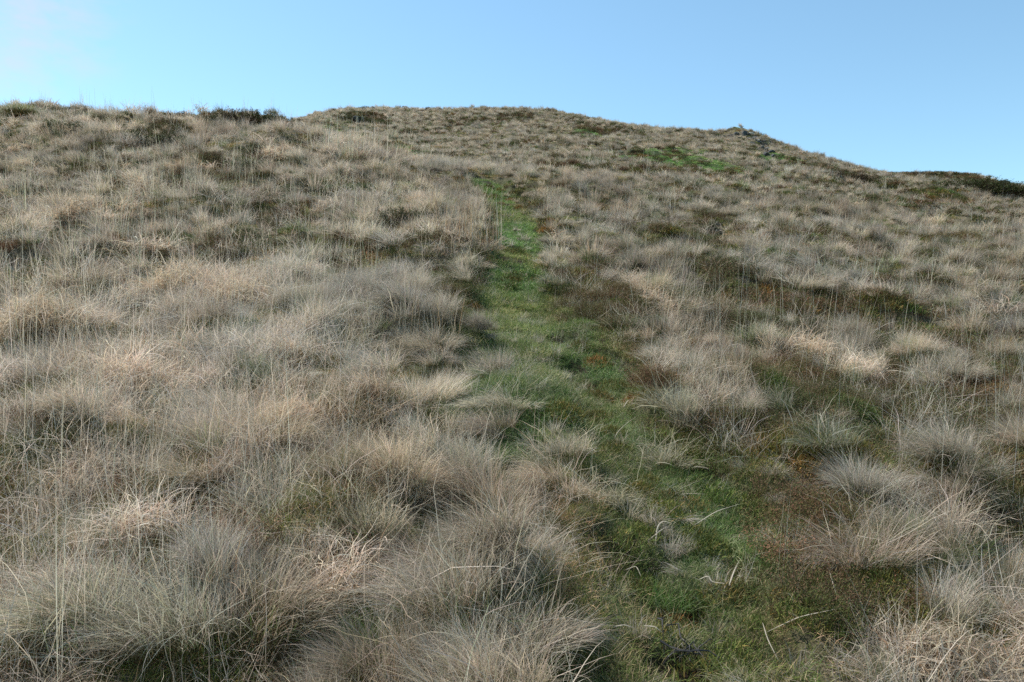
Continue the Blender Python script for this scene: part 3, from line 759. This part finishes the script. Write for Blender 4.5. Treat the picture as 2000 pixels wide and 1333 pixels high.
    pm = np.maximum(path_mask(x, y), field(x, y, TURF, 301)); dd, _, _, hh = tussock_cells(x, y)
    gap = .40 * sstep(.08, .17, dd) * sstep(.62, .42, fbm(x * 1.1, y * 1.1, 433, 3)) + .45 * sstep(.50, .38, fbm(x * 1.25, y * 1.25, 641, 3)); gap = np.maximum(gap, {'near': .72, 'mid': .45, 'far': .25}[lod]); mud = field(x, y, MUD, 371, .35)
    q = rng.random(len(x)) < np.maximum(pm * (.95 + .4 * fbm(x * 4, y * 4, 431, 3)), gap) * (1 - .93 * mud)
    x, y = x[q], y[q]; pm = pm[q]
    hgt = fbm(x * 1.3, y * 1.3, 441, 3); g2 = fbm(x * 4.5, y * 4.5, 445, 2)
    v = .8 + .7 * g2 + rng.normal(0, .1, len(x))
    tn = np.stack([v * (.72 + .95 * hgt) * (1.25 - .3 * pm), v * (1.12 - .02 * pm), v * (.72 + .25 * hgt)], -1)
    up = (pm * sstep(4.5, 7, y) * (1 + .9 * sstep(16, 22, y)))[:, None]; tn = tn * (1 + up * np.array([-.10, .16, -.12]))
    put('turf', x, y, (.6 + .8 * rng.random(len(x))) * sc, np.clip(tn, .3, 1.9))
    # heather
    x, y = polar_points(r0, r1, dens * 1.15)
    hm = field(x, y, HEATH, 321) * (1 - .85 * path_mask(x, y)); dd, _, _, hh = tussock_cells(x, y)
    bg = (.35 * sstep(.08, .2, dd) * sstep(.5, .36, fbm(x * .9, y * .9, 451, 3)) + (.45 - .25 * sstep(18, 32, y)) * sstep(.48, .38, fbm(x * 1.25, y * 1.25, 641, 3)) * sstep(.42, .55, fbm(x * .7, y * .7, 651, 2))) * (1 - path_mask(x, y))
    q = rng.random(len(x)) < np.maximum(hm * .95 * sstep(.2, .5, fbm(x * 2.1, y * 2.1, 461, 3)), bg)
    x, y = x[q], y[q]; v = rng.uniform(1.0, 1.8, len(x)); c = fbm(x * 1.4, y * 1.4, 471, 2)
    put('heath', x, y, (.55 + .6 * rng.random(len(x))) * sc, np.stack([v * (.85 + .6 * c), v, v * .9], -1))
    # moss
    x, y = polar_points(r0, r1, dens * 1.1)
    pmm = path_mask(x, y); mm = field(x, y, MOSS, 311) * (1 - .7 * pmm)
    q = rng.random(len(x)) < np.maximum(mm * .9, (.12 + .02 * pmm) * (fbm(x * 1.9, y * 1.9, 481, 3) > .56))
    x, y = x[q], y[q]; v = rng.uniform(.7, 1.3, len(x)); c = fbm(x * 2.4, y * 2.4, 491, 2)
    put('moss', x, y, (.7 + .8 * rng.random(len(x))) * sc, np.stack([v * (.5 + 1.1 * c), v, v], -1))
    # loose litter: thick over the left bank, thin over path and heather
    x, y = polar_points(r0, r1, dens * {'near': .24, 'mid': .12, 'far': .06}[lod])
    lf = sstep(.1, -1.2, x + .05 * y); mm = masks(x, y)
    pr = (.35 + .65 * lf + .5 * mm['curl']) * (1 - .5 * np.maximum(mm['path'], mm['turf'])) * (1 - .45 * mm['heath'])
    q = rng.random(len(x)) < pr; x, y, lf = x[q], y[q], lf[q]
    bare = np.maximum(mm['path'], mm['turf'])[q]
    put('loose', x, y, rng.uniform(.55, 1.15, len(x)) * sc * (1 - .55 * bare), tints(x, y) * (1.05 + .12 * lf)[:, None])
    # small dry tufts dotted over the trodden turf
    x, y = polar_points(r0, r1, dens * .8)
    mm = masks(x, y); bare = np.maximum(mm['path'], mm['turf'])
    nn = fbm(x * 3.3, y * 3.3, 661, 3); side = np.maximum(mm['turf'] - mm['path'] * .5, 0)
    q = rng.random(len(x)) < bare * (sstep(.44, .60, nn) * 1.0 + .34 * side) * (1 - .6 * mm['path'] * sstep(5, 8, y)) * (1 - field(x, y, MUD, 371, .35))
    x, y = x[q], y[q]
    l2 = {'near': 'mid', 'mid': 'far', 'far': 'far'}[lod]
    if r0 > 10: x, y = x[:0], y[:0]
    for nm, a, b in (('pale', 0, .5), ('green', .5, 1.0)):
        r_ = rng.random(len(x)); w = (np.arange(len(x)) % 20 / 20 >= a) & (np.arange(len(x)) % 20 / 20 < b)
        pool.setdefault(nm + '_' + l2, []).append((x[w], y[w], rng.uniform(.26, .56, w.sum()) * sc, tints(x[w], y[w]), rng.uniform(0, 6.28, w.sum()), rng.integers(1, 5, w.sum()), np.zeros(w.sum())))
    # tall stems
    x, y = polar_points(r0, r1, {'near': 46, 'mid': 17, 'far': 2.8}[lod])
    sm = field(x, y, STALK, 341)
    q = rng.random(len(x)) < np.maximum(sm, .04) * (1 - path_mask(x, y))
    x, y = x[q], y[q]
    put('stalk', x, y, rng.uniform(.5, 1.15, len(x)), np.repeat(rng.uniform(.8, 1.15, (len(x), 1)), 3, 1))

LABELS = {
 'curl': ('curled_dead_grass', 'broad curled dead straw leaves matted over the left bank and lower right', 'dead grass'),
 'green': ('greenish_grass', 'grey-green wiry grass growing between the pale tufts', 'grass'),
 'pink': ('pinkish_dry_grass', 'dry pinkish brown grass covering the slope', 'dry grass'),
 'pale': ('pale_dry_grass', 'fine bleached grey grass bent over by the wind', 'dry grass'),
 'turf': ('green_turf', 'short green turf on the trodden path and in clearings', 'turf'),
 'heath': ('low_heather', 'low dark brown heather growing among the grass', 'heather'),
 'moss': ('moss', 'yellow-green and orange moss in the hollows between tufts', 'moss'),
 'loose': ('dead_grass_litter', 'loose single dead grass blades lying and leaning in all directions', 'dead grass'),
 'stalk': ('tall_grass_stems', 'tall thin cream grass stems standing above the tufts', 'grass stems')}
for kind, chunks in pool.items():
    x, y, s, tn, spin, idx, zo = [np.concatenate([c[i] for c in chunks]) for i in range(7)]
    z = ground(x, y) + zo
    e = .08
    gx = (base_ground(x + e, y) - base_ground(x - e, y)) / (2 * e); gy = (base_ground(x, y + e) - base_ground(x, y - e)) / (2 * e)
    f = 0.9 if kind[:4] in ('turf', 'moss') else 0.3
    tx, ty = np.arctan(gy) * f, -np.arctan(gx) * f
    rot = np.stack([tx * np.cos(spin) + ty * np.sin(spin), -tx * np.sin(spin) + ty * np.cos(spin), spin], -1)
    scl = np.stack([s, s, s * rng.uniform(.85, 1.15, len(x))], -1)
    base, lod = kind.split('_')
    nm, lab, cat = LABELS[base]
    far_txt = {'near': ' close to the camera', 'mid': ' in the middle distance', 'far': ' on the far slope'}[lod]
    scatter_object(nm, kind, np.stack([x, y, z], -1), rot, scl, idx, tn, lab + far_txt, cat)
    print('scatter', kind, len(x))

# ------------------------------------------------------------------ THINGS
def part(name, me, parent, color=(1, 1, 1, 1), stuff=True):
    o = bpy.data.objects.new(name, me); C.objects.link(o); o.parent = parent; o.color = color
    if stuff: o['kind'] = 'stuff'
    return o
def thing(name, label, cat, loc, group=None):
    o = bpy.data.objects.new(name, None); C.objects.link(o); o.location = loc; o.empty_display_size = .1
    o['label'] = label; o['category'] = cat
    if group: o['group'] = group
    return o

DRY = {'pale': T_PALE, 'pink': T_PINK, 'green': T_GRN}
for (px, py, R, H, kind, tint, laz, lean, label), (wx, wy) in zip(TUSSOCKS, TW):
    wz = float(ground(np.array([wx]), np.array([wy]))[0])
    t = thing('grass_tussock', label, 'grass tussock', (wx, wy, wz))
    dist = math.hypot(wx, wy); bw = max(.0017, dist * .00045)
    dens = min(1.0, (.0019 / bw) ** .7)
    col = (*tint, 1)
    if kind == 'curl':
        v, c, q, tr = curly_tuft(int(1000 * dens * (R / .2)), R * 1.05, H * .5, H * 1.1, bw * 1.6, 6, T_CURL)
        rr = np.hypot(v[:, 0], v[:, 1]); v[:, 2] += .16 * H * np.maximum(1 - (rr / R) ** 2, 0) * 2
        part('dead_blades', build_mesh('dead_blades', v, q, tr, M_BO, c), t, col)
    elif kind == 'turf':
        v, c, q, tr = turf_tuft(900, R, H * .4, H, bw, 4, T_TURF)
        part('green_blades', build_mesh('green_blades', v, q, tr, M_BO, c), t, col)
    else:
        n = int(1900 * dens * (R / .17) ** 1.3); bits = []
        for k in range(9):
            ra = rng.uniform(0, 2 * np.pi); rd = R * .75 * math.sqrt(rng.random()) if k else 0.0
            ox1, oy1 = rd * math.cos(ra) * 1.25, rd * math.sin(ra)
            wl = math.radians(laz); lx = lean * math.cos(wl) + 1.1 * ox1 / R + rng.normal(0, .22); ly = lean * math.sin(wl) + 1.1 * oy1 / R + rng.normal(0, .22)
            hh_ = H * .68 * rng.uniform(.7, 1.1) * (1 - .25 * rd / R)
            v, c, q, tr = fine_tuft(n // 9, R * rng.uniform(.35, .6), hh_ * .45, hh_ * 1.2, bw, 7, DRY[kind], lean=math.hypot(lx, ly), droop=rng.uniform(.45, .95), spread=.5, dome=0,
                                    windaz=math.atan2(ly, lx), base_table=[(2, OLIVE * 1.1), (2, BROWN * 1.4), (2, STRAW * .7), (1, GREEN)])
            v[:, 0] += ox1; v[:, 1] += oy1; v[:, 2] += H * .16 * (1 - (rd / R) ** 2)
            bits.append((v, c * rng.uniform(.85, 1.12), q, tr))
        bits.append(loose_blades(int(60 * dens), R, H * .5, H * 1.0, bw * 1.3, 6, [(2, CREAM), (2, STRAW), (1, GREY)]))
        v, c, q, tr = merge(bits)
        part('dead_blades', build_mesh('dead_blades', v, q, tr, M_BO, c), t, col)
    if kind in ('pale', 'green', 'pink'):
        v, c, q, tr = fine_tuft(int(380 * dens), R * .9, H * .2, H * .5, bw, 4, [(3, GREEN * 1.1), (2, OLIVE), (1, DEEP * 1.4)], lean=.1, droop=.5, spread=.9, windaz=math.radians(laz))
        part('green_shoots', build_mesh('green_shoots', v, q, tr, M_BO, c), t, (1, 1, 1, 1))

# clumps of upright stems
def stem_clump(name, label, cat, px, py, n, R, lmin, lmax, table, wmul=1.0, leafy=200):
    (wx, wy), = locate([(px, py)]); wz = float(ground(np.array([wx]), np.array([wy]))[0])
    t = thing(name, label, cat, (wx, wy, wz)); w = max(.002, .0006 * wy) * wmul
    r = R * np.sqrt(rng.random(n)); a = rng.uniform(0, 2 * np.pi, n)
    b = np.stack([r * np.cos(a) * 1.6, r * np.sin(a) * .6, np.full(n, -.02)], -1); c = pick_cols(n, table)
    v, c2, q, tr = blades(b, rng.uniform(0, 2 * np.pi, n), np.abs(rng.normal(0, .15, n)), np.abs(rng.normal(.08, .25, n)), rng.uniform(lmin * .55, lmax, n), w * rng.uniform(.8, 1.3, n), 5, c * .8, c)
    part('stems', build_mesh('stems', v, q, tr, M_BO, c2), t)
    v, c2, q, tr = fine_tuft(leafy, R, lmin * .35, lmin * .7, w * .8, 5, T_PINK, lean=.2, droop=.7, spread=.9)
    v[:, 0] *= 1.5
    part('leaves', build_mesh('leaves', v, q, tr, M_BO, c2), t)
    return t
T_RUSH = [(3, np.array([.5, .36, .22])), (2, STRAW), (1.5, np.array([.36, .23, .14])), (1, CREAM)]
stem_clump('stem_clump', 'stand of tall upright straw-brown stems on the left edge of the narrow path', 'grass stems', 915, 484, 120, .2, .42, .72, T_RUSH, 1.25)
stem_clump('stem_clump', 'thin cluster of reddish upright stems beside the widening of the path, left side', 'grass stems', 840, 672, 45, .13, .2, .42, T_RUSH)
stem_clump('stem_clump', 'tall yellowish stems rising from the top of the left bank below the summit', 'grass stems', 700, 318, 60, .55, .5, .95, T_STALK)
stem_clump('stem_clump', 'faint tall stems standing against the summit slope behind the yellowish stems', 'grass stems', 655, 300, 30, .4, .5, .9, T_STALK)

# heather and other dark bushes
def bush_meshes(R, H, lw, table, n=120, lv=34):
    v, c, q, t = heather_sprigs(n, lv, R, H, lw, table, (.07, .05, .04), lw * .5)
    # keep stems and leaves as two parts
    ns = n * 7
    sv, sc = v[:ns], c[:ns]; sq = q[(q < ns).all(1)]; st = t[(t < ns).all(1)]
    lvv, lc = v[ns:], c[ns:]; lt = t[(t >= ns).all(1)] - ns
    return build_mesh('twigs', sv, sq, st, M_HO, sc), build_mesh('foliage', lvv, None, lt, M_HO, lc)
BUSH_BROWN = [bush_meshes(.32, .34, .012, T_HEA) for _ in range(2)]
BUSH_GREEN = [bush_meshes(.32, .30, .012, T_HEG) for _ in range(2)]
def bush(px, py, s, green, label, group=None, tint=(1, 1, 1), flat=1.0, name='heather_bush', at=None):
    (wx, wy), = locate([(px, py)])
    wz = float(ground(np.array([wx]), np.array([wy]))[0])
    t = thing(name, label, 'heather bush', (wx, wy, wz - .03), group)
    t.scale = (s * 1.25, s, s * flat); t.rotation_euler = (0, 0, random.Random(px).uniform(0, 6))
    a, b = (BUSH_GREEN if green else BUSH_BROWN)[px % 2]
    part('twigs', a, t, (*tint, 1)); part('foliage', b, t, (*tint, 1))
    return t
bush(500, 238, .75, True, 'largest dark bush on the left skyline, olive with a peaked top', tint=(1.2, 1.2, 1))
bush(540, 243, .65, True, 'dark green bush on the skyline just right of the peaked olive bush')
bush(465, 238, .7, False, 'low brown bush on the skyline just left of the peaked olive bush')
bush(378, 240, .62, True, 'small round dark bush on the left skyline among grass', tint=(.8, .8, .8))
bush(422, 240, .55, True, 'second small round bush on the left skyline, right of the darkest one', tint=(1, 1, .8))
bush(130, 262, .75, True, 'grey-green bush just below the skyline near the far left')
bush(310, 286, 1.1, True, 'flat dark green bush on the upper left bank', flat=.6)
bush(490, 338, .75, True, 'upright dark green bush in the middle of the upper left bank', tint=(1.1, 1.1, 1))
bush(785, 432, .6, True, 'dark grey-green shrub left of the narrow path below the bank shoulder', tint=(1.2, 1.15, 1.1))
bush(700, 243, 1.9, True, 'dark green bush round a grey stone on the left side of the summit', flat=.7)
bush(745, 247, 1.3, True, 'olive bush right of the grey stone on the left side of the summit', flat=.55, tint=(1.5, 1.4, 1))
bush(1655, 357, 1.5, False, 'dark brown bush on the right slope below the rocky outcrop', flat=.55, tint=(.8, .8, .9))
bush(1290, 490, .7, True, 'small brown-green heather bush in pale grass right of the narrow path', flat=.6, tint=(1, 1, .8))
KNOLL = [(1862,366,1.5,'leftmost of the dark bushes on the right-hand knoll'),(1890,372,2.0,'wide dark bush on the shaded side of the right-hand knoll, left part'),
 (1915,366,1.7,'dark bush just under the crest of the right-hand knoll'),(1932,378,2.0,'dark bush in the middle of the shaded side of the right-hand knoll'),
 (1960,384,2.1,'large dark bush low on the right-hand knoll near the photo edge'),(1985,388,2.0,'lowest dark bush on the right-hand knoll, touching the photo edge'),
 (1955,368,1.4,'small dark bush at the right end of the knoll crest'),(1900,358,1.3,'small dark bush breaking the crest line of the right-hand knoll')]
for i, (a, b, c, lab) in enumerate(KNOLL): bush(a, b, c, i % 3 != 2, lab, 'dark bushes on the right-hand knoll', tint=(1.1, 1.1, 1.1), flat=.55)
CUSH = [(1725,372,.9,'dark heather cushion below the dip in the right skyline'),(1790,345,1.3,'dark cushion on the skyline at the left end of the right-hand knoll'),
 (1830,345,1.2,'dark cushion on the crest in the middle of the right-hand knoll'),(1620,345,.9,'heather cushion on the slope below the right skyline, left of the dark brown bush'),
 (1350,392,.6,'small heather cushion in pale grass below the upper green patch'),(1480,396,.6,'small heather cushion in pale grass below the rock outcrop'),
 (1700,486,.5,'brown heather cushion on the mid right slope'),(1835,490,.55,'olive heather cushion on the mid right slope near the edge'),
 (1640,436,.6,'dark green cushion in pale grass on the upper right slope'),(1770,438,.55,'dark grey-green cushion on the upper right slope, right of the other one')]
for i, (a, b, c, lab) in enumerate(CUSH): bush(a, b, c, i % 2 == 0, lab, 'heather cushions on the right slope', flat=.55, tint=(.9, .9, .9))
HOLLOW = [(620,372,.5,'brown heather at the left end of the russet patch on the left bank'),(560,388,.42,'low green-brown bush left of the russet patch on the left bank'),
 (545,398,.4,'small green cushion among pale grass on the upper left bank'),(800,440,.35,'small shrub under the dark grey-green one left of the narrow path'),
 (275,395,.45,'low bush beside yellow moss on the upper left bank'),(480,540,.3,'dark cushion in the hollow behind the warm straw heap'),(1040,345,.3,'tiny dark cushion right of the path top')]
for i, (a, b, c, lab) in enumerate(HOLLOW): bush(a, b, c, i % 2 == 1, lab, flat=.6, tint=(1.1, 1.1, 1))

# rocks
def rock_mesh(name, seed, mat, sx, sy, sz):
    import bmesh
    bm = bmesh.new(); bmesh.ops.create_icosphere(bm, subdivisions=3, radius=1)
    r = np.random.default_rng(seed)
    cuts = [Vector(r.normal(size=3)).normalized() for _ in range(11)]; offs = r.uniform(.5, .88, 11)
    for v in bm.verts:
        p = v.co.copy()
        for n_, o_ in zip(cuts, offs):
            e = p.dot(n_) - o_
            if e > 0: p -= n_ * e
        j = .06 * (float(vnoise(np.array([p.x * 4 + seed]), np.array([p.y * 4 + p.z * 3]), 3)[0]) - .5)
        v.co = Vector((p.x * sx, p.y * sy, p.z * sz)) * (1 + j)
    me = bpy.data.meshes.new(name); bm.to_mesh(me); bm.free(); me.materials.append(mat)
    return me
def spot(px, py):
    (wx, wy), = locate([(px, py)]); return wx, wy, float(ground(np.array([wx]), np.array([wy]))[0])
ox_, oy_, oz_ = spot(1465, 280)
outcrop = thing('rock_outcrop', 'dark craggy rock outcrop breaking the right skyline, grassed on top', 'rock outcrop', (ox_, oy_, oz_))
RK = [rock_mesh('rock', 40 + i, M_ROCK, 1, .8, .7) for i in range(6)]
def outcrop_rock(px, py, s, i, mat=None):
    x_, y_, z_ = spot(px, py)
    me = RK[i % 6] if mat is None else rock_mesh('rock', 90 + i, mat, 1, .7, .7)
    o = bpy.data.objects.new('rock', me); C.objects.link(o); o.parent = outcrop
    rr = random.Random(i)
    s *= .66; o.location = (x_ - ox_, y_ - oy_, z_ - oz_ - .03); o.scale = (s, s, s * rr.uniform(.6, 1.0)); o.rotation_euler = (rr.uniform(-.5, .5), rr.uniform(-.5, .5), rr.uniform(0, 6))
    return o
rp = [(1428,266,.34),(1440,264,.42),(1452,264,.5),(1447,272,.36),(1462,272,.42),(1474,272,.46),(1468,282,.34),(1482,280,.48),(1492,286,.42),(1486,292,.4),(1498,294,.46),(1506,298,.36),(1496,302,.3),(1478,290,.26),(1456,280,.22),(1510,304,.25),(1490,276,.3),(1465,264,.4)]
for i, (a, b, c) in enumerate(rp): outcrop_rock(a, b, c, i)
pr = outcrop_rock(1463, 270, .26, 31, M_ROCK_PALE); pr.location.y -= .45; pr.location.z += .12; pr['label'] = 'whitish lichen-pale rock'
pr = outcrop_rock(1476, 280, .12, 32, M_ROCK_PALE); pr.location.y -= .4; pr.location.z += .06; pr['label'] = 'small whitish rock'
x_, y_, z_ = spot(703, 243)
st = bpy.data.objects.new('stone', rock_mesh('stone', 77, M_ROCK, .30, .25, .26)); C.objects.link(st); st.location = (x_, y_ - .5, z_ + .08)
st['label'] = 'grey-blue stone half hidden in the dark bush left of the summit'; st['category'] = 'stone'
x_, y_, z_ = spot(1955, 374)
st = bpy.data.objects.new('stone', rock_mesh('stone', 78, M_ROCK, .34, .25, .25)); C.objects.link(st); st.location = (x_, y_ - .3, z_ + .3)
st['label'] = 'dark stone showing among the bushes on the right-hand knoll'; st['category'] = 'stone'

# broad dead straws lying on the path
def straw(pts, w, label, up=.05, group=None):
    w = w * .64
    g = locate(pts); z = ground(g[:, 0], g[:, 1]) + up
    P = np.c_[g, z]; P[1:-1, 2] += .008
    # smooth the bend
    t = np.linspace(0, 1, 9); k = np.linspace(0, 1, len(P))
    Q = np.stack([np.interp(t, k, P[:, i]) for i in range(3)], -1)
    Q[1:-1] = (Q[:-2] + 2 * Q[1:-1] + Q[2:]) / 4
    dirv = np.gradient(Q, axis=0); up_v = np.array([0, -.35, .94]); sd = np.cross(dirv, up_v); sd /= np.linalg.norm(sd, axis=1)[:, None]
    ww = w * np.array([.35, .75, 1, 1, .95, .85, .7, .45, .12])[:, None] * .5
    mid = Q + np.array([0, 0, .25]) * w                     # folded along the midrib
    V = np.concatenate([Q - sd * ww, mid, Q + sd * ww]); n = 9
    F = [[i, i + 1, n + i + 1, n + i] for i in range(n - 1)] + [[n + i, n + i + 1, 2 * n + i + 1, 2 * n + i] for i in range(n - 1)]
    c = np.tile(CREAM * rng.uniform(.7, .95), (3 * n, 1)) * rng.uniform(.85, 1.1, (3 * n, 1))
    org = P[0].copy()
    me = build_mesh('straw', V - org, np.array(F), None, M_BO, c)
    o = bpy.data.objects.new('dead_straw', me); C.objects.link(o); o.location = org
    o['label'] = label; o['category'] = 'straw'
    if group: o['group'] = group
    return o
STR = [
 ([(1281,1090),(1283,1060),(1295,1047),(1312,1050)], .008, 'arched pale straw blade bent like a hook on the green turf'),
 ([(1268,1082),(1290,1068),(1306,1054)], .006, 'short pale straw leaning beside the hooked blade'),
 ([(1357,1052),(1400,1028),(1445,1010)], .005, 'long thin pale straw slanting up to the right on the green turf'),
 ([(1151,1127),(1175,1122),(1196,1116)], .006, 'straight pale straw at the left side of the green turf'),
 ([(1222,1142),(1243,1138),(1252,1155)], .006, 'bent white straw over the dark hollow in the turf'),
 ([(1366,1162),(1385,1158),(1388,1172),(1415,1171)], .007, 'kinked pale straw lying across the turf near the muddy hollow'),
 ([(1424,1175),(1434,1150),(1445,1122)], .006, 'curved pale straw standing right of the kinked one'),
 ([(1198,1258),(1220,1259),(1240,1261)], .007, 'short thick straw lying flat near the bottom of the path'),
 ([(1258,1256),(1280,1263),(1294,1270)], .007, 'dull straw pointing at the black heather twigs'),
 ([(1201,877),(1206,868),(1230,845),(1262,824)], .004, 'long straw crossing the worn groove right of the path centre'),
 ([(1218,815),(1226,805),(1232,800)], .008, 'short whitish straw against the green-bottomed tussock'),
 ([(1630,1225),(1560,1245),(1500,1268)], .005, 'long pale straw slanting down left at the bottom of the turf'),
 ([(1490,1250),(1500,1290),(1520,1325)], .005, 'thin straw slanting to the bottom edge, right of the black twigs'),
 ([(1617,1135),(1624,1165),(1634,1195)], .006, 'pale straw standing steeply at the right edge of the green turf'),
 ([(1850,1138),(1885,1140),(1925,1128)], .008, 'wavy cream blade lying over the lower right tussocks'),
 ([(1938,1148),(1960,1155),(1978,1132)], .009, 'V-shaped cream straw at the lower right margin'),
 ([(885,478),(893,470),(900,462)], .010, 'stub of pale straw at the foot of the tall stand of stems'),
]
for pts, w, lab in STR: straw(pts, w, lab)

# black burnt heather twigs at the bottom of the path
def tube(verts, faces, pts, r0, r1, sides=5):
    pts = [Vector(p) for p in pts]; base = len(verts)
    for i, p in enumerate(pts):
        d = (pts[min(i + 1, len(pts) - 1)] - pts[max(i - 1, 0)]).normalized()
        a = d.orthogonal().normalized(); b = d.cross(a); r = r0 + (r1 - r0) * i / (len(pts) - 1)
        for k in range(sides):
            an = 2 * math.pi * k / sides; verts.append(p + (a * math.cos(an) + b * math.sin(an)) * r)
    for i in range(len(pts) - 1):
        for k in range(sides):
            faces.append([base + i * sides + k, base + i * sides + (k + 1) % sides, base + (i + 1) * sides + (k + 1) % sides, base + (i + 1) * sides + k])
m, nt, N, K = new_mat('charred_wood'); o_ = N('ShaderNodeOutputMaterial'); p_ = N('ShaderNodeBsdfPrincipled'); nz = N('ShaderNodeTexNoise'); nz.inputs['Scale'].default_value = 60
cr = N('ShaderNodeValToRGB'); cr.color_ramp.elements[0].color = (.008, .007, .007, 1); cr.color_ramp.elements[1].color = (.045, .04, .037, 1)
K(nz.outputs['Fac'], cr.inputs[0]); K(cr.outputs[0], p_.inputs['Base Color']); p_.inputs['Roughness'].default_value = .6; K(p_.outputs[0], o_.inputs[0])
M_CHAR = m
tx_, ty_, tz_ = spot(1350, 1300)
tw = thing('heather_twig', 'black dead heather twigs sprawling in the muddy hollow at the bottom of the path', 'twig', (tx_, ty_, tz_))
r_ = random.Random(5)
for k, (st_, en, rad) in enumerate([((1290,1235),(1295,1290),.0035),((1295,1290),(1400,1318),.004),((1308,1252),(1365,1305),.003),((1365,1305),(1410,1290),.002),((1290,1325),(1380,1308),.003),((1330,1275),(1390,1330),.0028),((1355,1290),(1330,1325),.002),((1300,1300),(1360,1330),.0025)]):
    pl = []
    g0, g1 = locate([st_, en])
    for i in range(6):
        t_ = i / 5; xx = g0[0] * (1 - t_) + g1[0] * t_ + r_.uniform(-.012, .012); yy = g0[1] * (1 - t_) + g1[1] * t_ + r_.uniform(-.012, .012)
        zz = float(ground(np.array([xx]), np.array([yy]))[0]) + .035 + .03 * math.sin(t_ * 3.1) + r_.uniform(-.006, .006)
        pl.append((xx - tx_, yy - ty_, zz - tz_))
    vv, ff = [], []; tube(vv, ff, pl, rad, rad * .5)
    me = bpy.data.meshes.new('branch'); me.from_pydata([tuple(v) for v in vv], [], ff); me.update(); me.materials.append(M_CHAR)
    part('branch', me, tw, stuff=False)
